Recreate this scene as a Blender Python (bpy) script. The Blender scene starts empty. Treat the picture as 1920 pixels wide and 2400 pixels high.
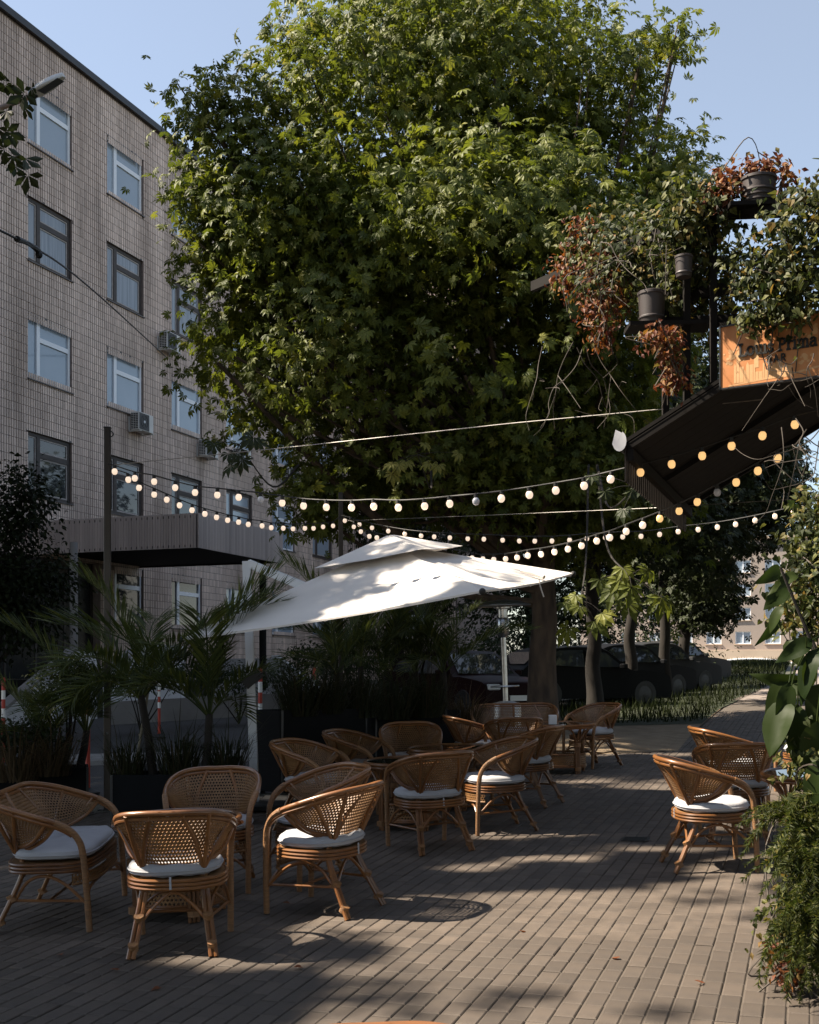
import bpy, math, random
import numpy as np
from mathutils import Vector, Matrix, Quaternion

random.seed(7)
RNG = np.random.default_rng(11)
SC = bpy.context.scene
COL = SC.collection
PI = math.pi
R = math.radians

# ------------------------------------------------------------------ camera
# picture measures are those of the 1920 x 2400 photograph; level camera with a rising front
FPX, CX, HY, CAMZ = 2800.0, 960.0, 1575.0, 1.7
cam_d = bpy.data.cameras.new('camera')
cam = bpy.data.objects.new('camera', cam_d)
COL.objects.link(cam)
cam_d.sensor_fit = 'HORIZONTAL'
cam_d.sensor_width = 36.0
cam_d.lens = FPX / 1920.0 * 36.0
cam_d.shift_y = (HY - 1200.0) / 1920.0
cam_d.clip_start = 0.05
cam_d.clip_end = 900.0
cam.location = (0, 0, CAMZ)
cam.rotation_euler = (R(90), 0, 0)
SC.camera = cam

# ------------------------------------------------------------------ sky, sun, exposure
SUN_EL, SUN_AZ = R(49), None
S = Vector((-0.86, 0.0, 0.0)) + Vector((0, 0.06, 0))
S = Vector((S.x, S.y, 0)).normalized() * math.cos(SUN_EL) + Vector((0, 0, math.sin(SUN_EL)))
world = bpy.data.worlds.new('World')
SC.world = world
world.use_nodes = True
wn, wl = world.node_tree.nodes, world.node_tree.links
wn.clear()
w_out = wn.new('ShaderNodeOutputWorld')
w_bg = wn.new('ShaderNodeBackground')
w_sky = wn.new('ShaderNodeTexSky')
w_sky.sky_type = 'NISHITA'
w_sky.sun_disc = False
w_sky.sun_elevation = SUN_EL
w_sky.sun_rotation = math.atan2(S.x, S.y)
w_sky.air_density = 1.0
w_sky.dust_density = 0.6
w_sky.ozone_density = 1.0
# soft white cloud low over the horizon, all round
w_geo = wn.new('ShaderNodeTexCoord')
w_sep = wn.new('ShaderNodeSeparateXYZ')
w_map = wn.new('ShaderNodeMapping')
w_map.inputs['Scale'].default_value = (1.6, 1.6, 5.0)
w_noi = wn.new('ShaderNodeTexNoise')
w_noi.inputs['Scale'].default_value = 2.6
w_noi.inputs['Detail'].default_value = 6.0
w_hz = wn.new('ShaderNodeMapRange')
w_hz.inputs['From Min'].default_value = 0.34
w_hz.inputs['From Max'].default_value = 0.04
w_hz.inputs['To Min'].default_value = -0.42
w_hz.inputs['To Max'].default_value = 0.22
w_add = wn.new('ShaderNodeMath'); w_add.operation = 'ADD'
w_rmp = wn.new('ShaderNodeMapRange')
w_rmp.inputs['From Min'].default_value = 0.45
w_rmp.inputs['From Max'].default_value = 0.75
w_mix = wn.new('ShaderNodeMixRGB')
w_mix.inputs['Color2'].default_value = (3.1, 2.95, 2.55, 1)
wl.new(w_geo.outputs['Generated'], w_sep.inputs[0])
wl.new(w_geo.outputs['Generated'], w_map.inputs['Vector'])
wl.new(w_map.outputs[0], w_noi.inputs['Vector'])
wl.new(w_sep.outputs['Z'], w_hz.inputs['Value'])
wl.new(w_noi.outputs['Fac'], w_add.inputs[0])
wl.new(w_hz.outputs[0], w_add.inputs[1])
wl.new(w_add.outputs[0], w_rmp.inputs['Value'])
w_max = wn.new('ShaderNodeMath'); w_max.operation = 'MAXIMUM'; w_max.inputs[1].default_value = 0.30      # thin veil
wl.new(w_rmp.outputs[0], w_max.inputs[0])
wl.new(w_max.outputs[0], w_mix.inputs['Fac'])
wl.new(w_sky.outputs[0], w_mix.inputs['Color1'])
wl.new(w_mix.outputs[0], w_bg.inputs['Color'])
wl.new(w_bg.outputs[0], w_out.inputs['Surface'])
w_bg.inputs['Strength'].default_value = 0.074

sun_d = bpy.data.lights.new('sun', 'SUN')
sun_d.energy = 5.0
sun_d.angle = R(0.8)
sun_d.color = (1.0, 0.88, 0.72)
sun = bpy.data.objects.new('sun', sun_d)
COL.objects.link(sun)
sun.rotation_euler = S.to_track_quat('Z', 'Y').to_euler()
sun.location = S * 60

SC.view_settings.view_transform = 'Standard'
SC.view_settings.look = 'None'
SC.view_settings.gamma = 1.0
SC.view_settings.exposure = 1.67
SC.view_settings.use_curve_mapping = False
try:
    SC.cycles.max_bounces = 6
    SC.cycles.diffuse_bounces = 3
    SC.cycles.glossy_bounces = 3
    SC.cycles.transmission_bounces = 4
    SC.cycles.sample_clamp_indirect = 4.0
    SC.cycles.use_denoising = True
except Exception:
    pass

# ------------------------------------------------------------------ places
SL, TL = 0.0257, 0.025            # the ground climbs gently away and to one side
YCREST = 62.0
GN = Vector((-TL, -SL, 1)).normalized()
GQ = Vector((0, 0, 1)).rotation_difference(GN)
GM = GQ.to_matrix()

def gz(x, y):
    yy = y if y < YCREST else YCREST + 0.2 * (y - YCREST) * math.exp(-(y - YCREST) / 25.0)
    xx = max(-14.0, min(30.0, x))
    return SL * yy + TL * xx

def at(px, py, Y):
    return Vector(((px - CX) / FPX * Y, Y, CAMZ + (HY - py) / FPX * Y))

def gp(px, py):
    Y = CAMZ / ((py - HY) / FPX + SL + TL * (px - CX) / FPX)
    X = (px - CX) / FPX * Y
    return Vector((X, Y, gz(X, Y)))

def pix(v):
    return (CX + FPX * v[0] / v[1], HY - FPX * (v[2] - CAMZ) / v[1])

# ------------------------------------------------------------------ mesh helper
def catmull(pts, n=6, closed=False):
    P = np.array(pts, float)
    if closed:
        P = np.vstack([P[-1], P, P[0], P[1]])
    else:
        P = np.vstack([2 * P[0] - P[1], P, 2 * P[-1] - P[-2]])
    out = []
    for i in range(1, len(P) - 2):
        p0, p1, p2, p3 = P[i - 1], P[i], P[i + 1], P[i + 2]
        for k in range(n):
            t = k / n
            out.append(0.5 * ((2 * p1) + (-p0 + p2) * t + (2 * p0 - 5 * p1 + 4 * p2 - p3) * t * t + (-p0 + 3 * p1 - 3 * p2 + p3) * t ** 3))
    if not closed:
        out.append(P[-2])
    return np.array(out)

class MB:
    def __init__(self):
        self.V, self.Q, self.T, self.A, self.n = [], [], [], [], 0
    def add(self, v, q=None, t=None, a=0.0):
        v = np.asarray(v, float).reshape(-1, 3)
        if q is not None and len(q):
            self.Q.append(np.asarray(q, np.int64).reshape(-1, 4) + self.n)
        if t is not None and len(t):
            self.T.append(np.asarray(t, np.int64).reshape(-1, 3) + self.n)
        self.V.append(v)
        self.A.append(np.broadcast_to(np.asarray(a, float), (len(v),)).copy())
        self.n += len(v)
        return self
    BOXQ = [(0, 3, 2, 1), (4, 5, 6, 7), (0, 1, 5, 4), (1, 2, 6, 5), (2, 3, 7, 6), (3, 0, 4, 7)]
    def box(self, x0, x1, y0, y1, z0, z1, a=0.0, M=None):
        v = np.array([(x0, y0, z0), (x1, y0, z0), (x1, y1, z0), (x0, y1, z0), (x0, y0, z1), (x1, y0, z1), (x1, y1, z1), (x0, y1, z1)], float)
        if M is not None:
            v = v @ np.array(M.to_3x3()).T + np.array(M.to_translation() if len(M) == 4 else (0, 0, 0))
        return self.add(v, self.BOXQ, a=a)
    def bbox(self, x0, x1, y0, y1, z0, z1, b=0.01, a=0.0):
        """box with chamfered edges (stacked outline, chamfer on top, bottom and verticals)"""
        def ring(ix, z):
            x, X, y, Y = x0 + ix, x1 - ix, y0 + ix, y1 - ix
            return [(x + b, y, z), (X - b, y, z), (X, y + b, z), (X, Y - b, z), (X - b, Y, z), (x + b, Y, z), (x, Y - b, z), (x, y + b, z)]
        rings = ring(b, z0) + ring(0, z0 + b) + ring(0, z1 - b) + ring(b, z1)
        q = []
        for r in range(3):
            for k in range(8):
                q.append((r * 8 + k, r * 8 + (k + 1) % 8, r * 8 + 8 + (k + 1) % 8, r * 8 + 8 + k))
        t = [(24, 24 + k, 24 + k + 1) for k in range(1, 7)] + [(0, k + 1, k) for k in range(1, 7)]
        return self.add(rings, q, t, a=a)
    def beam(self, p, q, w, h, up=(0, 0, 1), a=0.0):
        p, q = np.array(p, float), np.array(q, float)
        d = q - p; L = np.linalg.norm(d); d /= L
        u = np.array(up, float)
        s = np.cross(d, u)
        if np.linalg.norm(s) < 1e-4:
            s = np.cross(d, (1, 0, 0))
        s /= np.linalg.norm(s); u = np.cross(s, d)
        v = []
        for e in (p, q):
            for (i, j) in ((-1, -1), (1, -1), (1, 1), (-1, 1)):
                v.append(e + s * i * w / 2 + u * j * h / 2)
        return self.add(v, [(0, 1, 2, 3), (7, 6, 5, 4), (0, 4, 5, 1), (1, 5, 6, 2), (2, 6, 7, 3), (3, 7, 4, 0)], a=a)
    def tube(self, pts, r, sides=8, closed=False, a=0.0):
        P = np.array(pts, float)
        n = len(P)
        rr = np.broadcast_to(np.asarray(r, float), (n,))
        if closed:
            T = np.roll(P, -1, 0) - np.roll(P, 1, 0)
        else:
            T = np.gradient(P, axis=0)
        T /= np.linalg.norm(T, axis=1)[:, None] + 1e-12
        ref = np.array((0, 0, 1.0)) if abs(T[0][2]) < 0.9 else np.array((1.0, 0, 0))
        u = np.cross(T[0], ref); u /= np.linalg.norm(u)
        ang = np.arange(sides) / sides * 2 * PI
        V = []
        for i in range(n):
            u = u - T[i] * np.dot(u, T[i]); u /= np.linalg.norm(u)
            w = np.cross(T[i], u)
            V.append(P[i] + rr[i] * (np.cos(ang)[:, None] * u + np.sin(ang)[:, None] * w))
        V = np.vstack(V)
        q = []
        m = n if closed else n - 1
        for i in range(m):
            j = (i + 1) % n
            for k in range(sides):
                k2 = (k + 1) % sides
                q.append((i * sides + k, i * sides + k2, j * sides + k2, j * sides + k))
        t = []
        if not closed:
            for k in range(1, sides - 1):
                t.append((0, k + 1, k))
                e = (n - 1) * sides
                t.append((e, e + k, e + k + 1))
        return self.add(V, q, t, a=a)
    def lathe(self, prof, sides=20, c=(0, 0, 0), a=0.0, sx=1.0, sy=1.0):
        ang = np.arange(sides) / sides * 2 * PI
        V = []
        for (r, z) in prof:
            V.append(np.stack([c[0] + sx * r * np.cos(ang), c[1] + sy * r * np.sin(ang), np.full(sides, c[2] + z)], 1))
        q = []
        for i in range(len(prof) - 1):
            for k in range(sides):
                k2 = (k + 1) % sides
                q.append((i * sides + k, i * sides + k2, (i + 1) * sides + k2, (i + 1) * sides + k))
        return self.add(np.vstack(V), q, a=a)
    def disc(self, c, r, z, sides=24, a=0.0, flip=False):
        ang = np.arange(sides) / sides * 2 * PI
        v = np.stack([c[0] + r * np.cos(ang), c[1] + r * np.sin(ang), np.full(sides, z)], 1)
        t = [((0, k, k + 1) if not flip else (0, k + 1, k)) for k in range(1, sides - 1)]
        return self.add(v, None, t, a=a)
    def sphere(self, c, r, u=12, v=8, sz=1.0, a=0.0):
        prof = [(r * math.sin(PI * i / v) + 1e-5, -r * sz * math.cos(PI * i / v)) for i in range(v + 1)]
        return self.lathe(prof, u, c, a=a)
    def grid(self, G, a=0.0):
        G = np.asarray(G, float)
        n, m = G.shape[:2]
        idx = np.arange(n * m).reshape(n, m)
        q = np.stack([idx[:-1, :-1], idx[1:, :-1], idx[1:, 1:], idx[:-1, 1:]], -1).reshape(-1, 4)
        return self.add(G.reshape(-1, 3), q, a=a)
    def prism(self, poly, z0, z1, M=None, a=0.0):
        n = len(poly)
        v = np.array([(x, y, z0) for x, y in poly] + [(x, y, z1) for x, y in poly], float)
        if M is not None:
            v = v @ np.array(M.to_3x3()).T + np.array(M.to_translation())
        q = [(k, (k + 1) % n, n + (k + 1) % n, n + k) for k in range(n)]
        t = [(0, k + 1, k) for k in range(1, n - 1)] + [(n, n + k, n + k + 1) for k in range(1, n - 1)]
        return self.add(v, q, t, a=a)
    def mesh(self, name, mat=None, smooth=False):
        me = bpy.data.meshes.new(name)
        V = np.vstack(self.V) if self.V else np.zeros((0, 3))
        Q = np.vstack(self.Q) if self.Q else np.zeros((0, 4), np.int64)
        T = np.vstack(self.T) if self.T else np.zeros((0, 3), np.int64)
        nl = Q.size + T.size
        me.vertices.add(len(V))
        me.vertices.foreach_set('co', V.astype(np.float32).ravel())
        me.loops.add(nl)
        me.loops.foreach_set('vertex_index', np.concatenate([Q.ravel(), T.ravel()]).astype(np.int32))
        me.polygons.add(len(Q) + len(T))
        st = np.concatenate([np.arange(len(Q)) * 4, Q.size + np.arange(len(T)) * 3]).astype(np.int32)
        me.polygons.foreach_set('loop_start', st)
        me.polygons.foreach_set('loop_total', np.concatenate([np.full(len(Q), 4), np.full(len(T), 3)]).astype(np.int32))
        me.polygons.foreach_set('use_smooth', np.full(len(Q) + len(T), bool(smooth)))
        A = np.concatenate(self.A) if self.A else np.zeros(0)
        if np.any(A != 0):
            at_ = me.attributes.new('var', 'FLOAT', 'POINT')
            at_.data.foreach_set('value', A.astype(np.float32))
        me.update(calc_edges=True)
        me.validate()
        if mat is not None:
            me.materials.append(mat)
        if smooth:
            try:
                me.set_sharp_from_angle(angle=R(40))
            except Exception:
                pass
        return me

def tag(o, label=None, cat=None, group=None, kind=None):
    if label: o['label'] = label
    if cat: o['category'] = cat
    if group: o['group'] = group
    if kind: o['kind'] = kind
    return o

def obj(name, mb, mat=None, parent=None, smooth=False, kind=None, loc=None, rot=None, scale=None):
    me = mb if isinstance(mb, bpy.types.Mesh) else mb.mesh(name, mat, smooth)
    o = bpy.data.objects.new(name, me)
    COL.objects.link(o)
    if parent is not None: o.parent = parent
    if loc is not None: o.location = loc
    if rot is not None: o.rotation_euler = rot
    if scale is not None: o.scale = scale
    if kind: o['kind'] = kind
    return o

def thing(name, label, cat, loc=(0, 0, 0), rz=0.0, group=None, tilt=False, kind=None):
    o = bpy.data.objects.new(name, None)
    COL.objects.link(o)
    o.empty_display_size = 0.2
    M = Matrix.Translation(Vector(loc))
    if tilt: M = M @ GM.to_4x4()
    o.matrix_world = M @ Matrix.Rotation(rz, 4, 'Z')
    return tag(o, label, cat, group, kind)

KIDS = {}
def copy_tree(o, children, parent=None):
    c = o.copy()
    COL.objects.link(c)
    if parent is not None: c.parent = parent
    for ch in children.get(o, []):
        copy_tree(ch, children, c)
    return c
def kids_of(root):
    d = {}
    for o in COL.objects:
        if o.parent is not None: d.setdefault(o.parent, []).append(o)
    return d

# ------------------------------------------------------------------ materials
def base_mat(name):
    m = bpy.data.materials.new(name)
    m.use_nodes = True
    nt = m.node_tree
    b = nt.nodes.get('Principled BSDF')
    return m, nt, b

def N(nt, t, **kw):
    n = nt.nodes.new(t)
    for k, v in kw.items():
        setattr(n, k, v)
    return n

def ramp(nt, stops):
    r = nt.nodes.new('ShaderNodeValToRGB')
    e = r.color_ramp.elements
    while len(e) < len(stops): e.new(0.5)
    for i, (p, c) in enumerate(stops):
        e[i].position = p
        e[i].color = (c[0], c[1], c[2], 1)
    return r

def pmat(name, c1, c2=None, rough=0.6, metal=0.0, scale=8.0, stretch=(1, 1, 1), bump=0.0, bscale=60.0, spec=0.5, rnd=0.0, var=0.0, coord='Object', detail=4.0, coat=0.0):
    """noise between two colours, optional per-object / per-piece brightness change and fine relief"""
    m, nt, b = base_mat(name)
    tc = N(nt, 'ShaderNodeTexCoord')
    mp = N(nt, 'ShaderNodeMapping')
    mp.inputs['Scale'].default_value = stretch
    nt.links.new(tc.outputs[coord], mp.inputs['Vector'])
    no = N(nt, 'ShaderNodeTexNoise')
    no.inputs['Scale'].default_value = scale
    no.inputs['Detail'].default_value = detail
    nt.links.new(mp.outputs[0], no.inputs['Vector'])
    c2 = c2 or c1
    rp = ramp(nt, [(0.3, c1), (0.7, c2)])
    nt.links.new(no.outputs['Fac'], rp.inputs['Fac'])
    last = rp.outputs['Color']
    if rnd or var:
        hs = N(nt, 'ShaderNodeHueSaturation')
        s = None
        if var:
            at_ = N(nt, 'ShaderNodeAttribute'); at_.attribute_name = 'var'
            mu = N(nt, 'ShaderNodeMath', operation='MULTIPLY_ADD')
            mu.inputs[1].default_value = var; mu.inputs[2].default_value = 1.0 - var / 2
            nt.links.new(at_.outputs['Fac'], mu.inputs[0]); s = mu.outputs[0]
        if rnd:
            oi = N(nt, 'ShaderNodeObjectInfo')
            mu2 = N(nt, 'ShaderNodeMath', operation='MULTIPLY_ADD')
            mu2.inputs[1].default_value = rnd; mu2.inputs[2].default_value = 1.0 - rnd / 2
            nt.links.new(oi.outputs['Random'], mu2.inputs[0])
            if s is None: s = mu2.outputs[0]
            else:
                mm = N(nt, 'ShaderNodeMath', operation='MULTIPLY')
                nt.links.new(s, mm.inputs[0]); nt.links.new(mu2.outputs[0], mm.inputs[1]); s = mm.outputs[0]
        nt.links.new(s, hs.inputs['Value'])
        nt.links.new(last, hs.inputs['Color'])
        last = hs.outputs['Color']
    nt.links.new(last, b.inputs['Base Color'])
    b.inputs['Roughness'].default_value = rough
    b.inputs['Metallic'].default_value = metal
    b.inputs['Specular IOR Level'].default_value = spec
    if coat: b.inputs['Coat Weight'].default_value = coat; b.inputs['Coat Roughness'].default_value = 0.15
    if bump:
        n2 = N(nt, 'ShaderNodeTexNoise')
        n2.inputs['Scale'].default_value = bscale; n2.inputs['Detail'].default_value = 5
        nt.links.new(mp.outputs[0], n2.inputs['Vector'])
        bp = N(nt, 'ShaderNodeBump')
        bp.inputs['Strength'].default_value = bump; bp.inputs['Distance'].default_value = 0.01
        nt.links.new(n2.outputs['Fac'], bp.inputs['Height'])
        nt.links.new(bp.outputs[0], b.inputs['Normal'])
    return m

def leafmat(name, stops, trans=0.35, rough=0.55, tcol=(0.30, 0.42, 0.06), spec=0.22, rnd=False):
    """leaf: colour by the leaf's own number, light coming through"""
    m, nt, b = base_mat(name)
    a = N(nt, 'ShaderNodeAttribute'); a.attribute_name = 'var'
    rp = ramp(nt, stops)
    if rnd:
        oi = N(nt, 'ShaderNodeObjectInfo')
        ad = N(nt, 'ShaderNodeMath', operation='ADD')
        nt.links.new(a.outputs['Fac'], ad.inputs[0]); nt.links.new(oi.outputs['Random'], ad.inputs[1])
        fr = N(nt, 'ShaderNodeMath', operation='FRACT')
        nt.links.new(ad.outputs[0], fr.inputs[0])
        nt.links.new(fr.outputs[0], rp.inputs['Fac'])
    else:
        nt.links.new(a.outputs['Fac'], rp.inputs['Fac'])
    nt.links.new(rp.outputs['Color'], b.inputs['Base Color'])
    b.inputs['Roughness'].default_value = rough
    b.inputs['Specular IOR Level'].default_value = spec
    tr = N(nt, 'ShaderNodeBsdfTranslucent')
    mxc = N(nt, 'ShaderNodeMixRGB', blend_type='MULTIPLY')
    mxc.inputs['Fac'].default_value = 1.0
    br = N(nt, 'ShaderNodeHueSaturation'); br.inputs['Value'].default_value = 2.2; br.inputs['Saturation'].default_value = 1.1
    nt.links.new(rp.outputs['Color'], br.inputs['Color'])
    nt.links.new(br.outputs[0], tr.inputs['Color'])
    mx = N(nt, 'ShaderNodeMixShader'); mx.inputs['Fac'].default_value = trans
    nt.links.new(b.outputs[0], mx.inputs[1]); nt.links.new(tr.outputs[0], mx.inputs[2])
    out = nt.nodes.get('Material Output')
    nt.links.new(mx.outputs[0], out.inputs['Surface'])
    nt.nodes.remove(mxc)
    return m

def emat(name, col, strength):
    m, nt, b = base_mat(name)
    b.inputs['Base Color'].default_value = (*col, 1)
    b.inputs['Emission Color'].default_value = (*col, 1)
    b.inputs['Emission Strength'].default_value = strength
    b.inputs['Roughness'].default_value = 0.3
    return m

def glassmat(name, c1, c2, ior=2.0, rough=0.03, scale=1.2):
    m = pmat(name, c1, c2, rough=rough, scale=scale)
    m.node_tree.nodes.get('Principled BSDF').inputs['IOR'].default_value = ior
    return m
# ------------------------------------------------------------------ the materials of the place
BRICK = pmat('paver', (0.1074, 0.0833, 0.0638), (0.0768, 0.0605, 0.0482), rough=0.78, scale=9, bump=0.35, bscale=150, rnd=0.42, var=0.42)
SAND = pmat('joint_sand', (0.0888, 0.0722, 0.0568), (0.0592, 0.0474, 0.0367), rough=0.95, scale=30, bump=0.4)
ASPH = pmat('asphalt', (0.0280, 0.0280, 0.0294), (0.0385, 0.0371, 0.0371), rough=0.85, scale=14, bump=0.4, bscale=220)
WHITELINE = pmat('road_paint', (0.72, 0.72, 0.70), (0.5, 0.5, 0.49), rough=0.7, scale=18)
SOIL = pmat('soil', (0.1400, 0.0980, 0.0595), (0.2240, 0.1680, 0.1050), rough=0.95, scale=3, bump=0.8, bscale=40)
LAWN = pmat('turf', (0.0132, 0.0192, 0.0066), (0.0240, 0.0300, 0.0096), rough=0.95, scale=2.5, bump=0.8, bscale=60)
EARTH = pmat('earth', (0.07, 0.06, 0.045), (0.045, 0.05, 0.03), rough=0.95, scale=0.3)
SUNSTRIP = pmat('sunlit_strip_tone', (0.2400, 0.2320, 0.2240), (0.1760, 0.1680, 0.1600), rough=0.85, scale=5, bump=0.3)  # pale tone stands in for sunlight on the asphalt
TILE = pmat('facade_tile', (0.78, 0.625, 0.53), (0.56, 0.435, 0.365), rough=0.6, scale=0.55, stretch=(1, 1, 0.35), var=0.4, detail=7)
def stain(m, amount, s1=0.9, stretch=(1, 1, .12)):
    nt = m.node_tree; b = nt.nodes.get('Principled BSDF')
    src = b.inputs['Base Color'].links[0].from_socket
    tc = N(nt, 'ShaderNodeTexCoord'); mp = N(nt, 'ShaderNodeMapping'); mp.inputs['Scale'].default_value = stretch
    no = N(nt, 'ShaderNodeTexNoise'); no.inputs['Scale'].default_value = s1; no.inputs['Detail'].default_value = 6; no.inputs['Roughness'].default_value = .65
    nt.links.new(tc.outputs['Object'], mp.inputs['Vector']); nt.links.new(mp.outputs[0], no.inputs['Vector'])
    rp = ramp(nt, [(.36, (1 - amount, 1 - amount * 1.05, 1 - amount * 1.1)), (.54, (1, 1, 1))])
    nt.links.new(no.outputs['Fac'], rp.inputs['Fac'])
    mx = N(nt, 'ShaderNodeMixRGB', blend_type='MULTIPLY'); mx.inputs['Fac'].default_value = 1
    nt.links.new(src, mx.inputs['Color1']); nt.links.new(rp.outputs[0], mx.inputs['Color2'])
    nt.links.new(mx.outputs[0], b.inputs['Base Color'])
stain(TILE, .34, 1.1)
stain(BRICK, .22, 2.2, (1, 1, 1))
GROUT = pmat('grout', (0.20, 0.155, 0.135), (0.14, 0.108, 0.095), rough=0.9)
PVC = pmat('white_frame', (0.82, 0.85, 0.88), (0.76, 0.79, 0.84), rough=0.35, scale=2)
OLDWOOD = pmat('old_dark_frame', (0.0315, 0.0252, 0.0225), (0.0540, 0.0405, 0.0360), rough=0.6, scale=6)
OLDLIGHT = pmat('old_inner_sash', (0.42, 0.38, 0.36), (0.3, 0.27, 0.25), rough=0.6, scale=6)
PANE = glassmat('window_glass_sky', (0.27, 0.335, 0.40), (0.30, 0.36, 0.425), ior=1.75, rough=0.08)  # pale blue base colour stands in for reflected sky
PANEDARK = glassmat('dark_window_glass', (0.018, 0.022, 0.026), (0.05, 0.055, 0.06), ior=1.75)
PANECURT = glassmat('curtained_glass', (0.15, 0.175, 0.205), (0.30, 0.33, 0.36), ior=1.6, scale=3, rough=0.08)
PANECURT.node_tree.nodes['Mapping'].inputs['Scale'].default_value = (1, 5, .15)
SILL = pmat('sill_tin', (0.10, 0.085, 0.08), (0.06, 0.05, 0.05), rough=0.5, scale=4)
DARKMETAL = pmat('black_metal', (0.012, 0.012, 0.013), (0.02, 0.02, 0.02), rough=0.42, scale=6)
POLEMETAL = pmat('bronze_pole', (0.045, 0.036, 0.030), (0.028, 0.024, 0.022), rough=0.33, metal=0.4, scale=3)
CANOPY = pmat('canopy_sheet', (0.50, 0.42, 0.39), (0.38, 0.32, 0.30), rough=0.55, scale=1.5, stretch=(1, 1, 0.2), var=0.25)
CONC = pmat('concrete', (0.22, 0.21, 0.21), (0.30, 0.29, 0.285), rough=0.9, scale=1.6, bump=0.3)
WHITEWALL = pmat('painted_parapet', (0.78, 0.78, 0.8), (0.66, 0.66, 0.68), rough=0.8, scale=1.1)
ACWHITE = pmat('ac_casing', (0.62, 0.61, 0.58), (0.5, 0.49, 0.47), rough=0.45, scale=3)
ACDARK = pmat('ac_grille', (0.02, 0.021, 0.023), rough=0.5)
FABRIC = pmat('parasol_cloth', (0.74, 0.695, 0.65), (0.66, 0.62, 0.58), rough=0.85, scale=2.2, bump=0.08, bscale=12)
ALU = pmat('white_aluminium', (0.66, 0.67, 0.69), (0.58, 0.59, 0.61), rough=0.38, scale=2)
RATTAN = pmat('rattan_cane', (0.2, 0.083, 0.024), (0.125, 0.048, 0.014), rough=0.36, scale=7, rnd=0.45, coat=0.3)
RATTANLT = pmat('rattan_peel', (0.225, 0.115, 0.042), (0.15, 0.072, 0.026), rough=0.5, scale=16, rnd=0.45)
WRAP = pmat('rattan_wrapping', (0.27, 0.135, 0.052), (0.15, 0.07, 0.026), rough=0.5, scale=18, stretch=(1, 1, 9), bump=0.5, bscale=40, rnd=0.2)
CUSHION = pmat('cushion_cloth', (0.3870, 0.3870, 0.4050), (0.3330, 0.3330, 0.3510), rough=0.95, scale=5, bump=0.25, bscale=160, rnd=0.12)
TGLASS = glassmat('table_glass', (0.008, 0.010, 0.011), (0.014, 0.015, 0.016), ior=1.5, rough=0.02)
BARK = pmat('bark', (0.0975, 0.0660, 0.0420), (0.0300, 0.0210, 0.0150), rough=0.95, scale=9, stretch=(0.7500, 0.7500, 0.2250), bump=1.0, bscale=14)
BARKD = pmat('dark_bark', (0.022, 0.017, 0.013), (0.012, 0.010, 0.008), rough=0.95, scale=9, stretch=(1, 1, 0.3), bump=0.9, bscale=14)  # darker copy of the bark, shade put into the colour
PLANTER = pmat('planter_black', (0.008, 0.009, 0.0095), (0.012, 0.012, 0.013), rough=0.75, scale=4, spec=0.06)
WHITEBAND = pmat('reflective_white', (0.75, 0.75, 0.72), rough=0.4)
REDPLASTIC = pmat('red_post', (0.42, 0.045, 0.02), (0.34, 0.03, 0.016), rough=0.5, scale=4)
STEEL = pmat('brushed_steel', (0.55, 0.55, 0.55), (0.42, 0.42, 0.42), rough=0.28, metal=1.0, scale=3, stretch=(1, 1, 6))
ROOFDARK = pmat('dark_timber', (0.007, 0.0058, 0.0052), (0.011, 0.009, 0.0078), rough=0.8, spec=0.2, scale=4, stretch=(3.6000, 0.6000, 3.6000))
ROOFSHEET = pmat('dark_corrugated', (0.028, 0.021, 0.018), (0.02, 0.016, 0.014), rough=0.7, spec=0.25, scale=3)
SIGNFACE, _nt, _b = base_mat('sign_face')
GRAYPVC = pmat('light_grey_pvc', (0.62, 0.62, 0.65), rough=0.5)
POTMAT = pmat('dark_pot', (0.055, 0.045, 0.045), (0.04, 0.034, 0.034), rough=0.5, scale=5)
WIREMAT = pmat('steel_wire', (0.32, 0.30, 0.27), rough=0.4, metal=0.6)
RUBBER = pmat('black_rubber', (0.012, 0.012, 0.012), rough=0.6)
BULB = emat('bulb_lit', (1.0, 0.78, 0.60), 0.25)
BULBW = emat('bulb_lit_warm', (1.0, 0.60, 0.24), 0.27)
BULBOFF = pmat('bulb_unlit', (0.55, 0.56, 0.62), rough=0.25)
FARWALL = pmat('far_wall', (0.3478, 0.2898, 0.2484), (0.2981, 0.2484, 0.2153), rough=0.9, scale=0.2)
FARCREAM = pmat('far_cream_wall', (0.5134, 0.4057, 0.3064), (0.4554, 0.3560, 0.2650), rough=0.9, scale=0.5)
CANE = pmat('bamboo_cane', (0.20, 0.17, 0.11), (0.13, 0.11, 0.07), rough=0.6, scale=9, stretch=(1, 1, 0.3))
TWIG = pmat('twig', (0.075, 0.06, 0.047), (0.045, 0.036, 0.028), rough=0.8, scale=9)
BLACKLET = pmat('letter_black', (0.012, 0.011, 0.010), rough=0.5)

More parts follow.
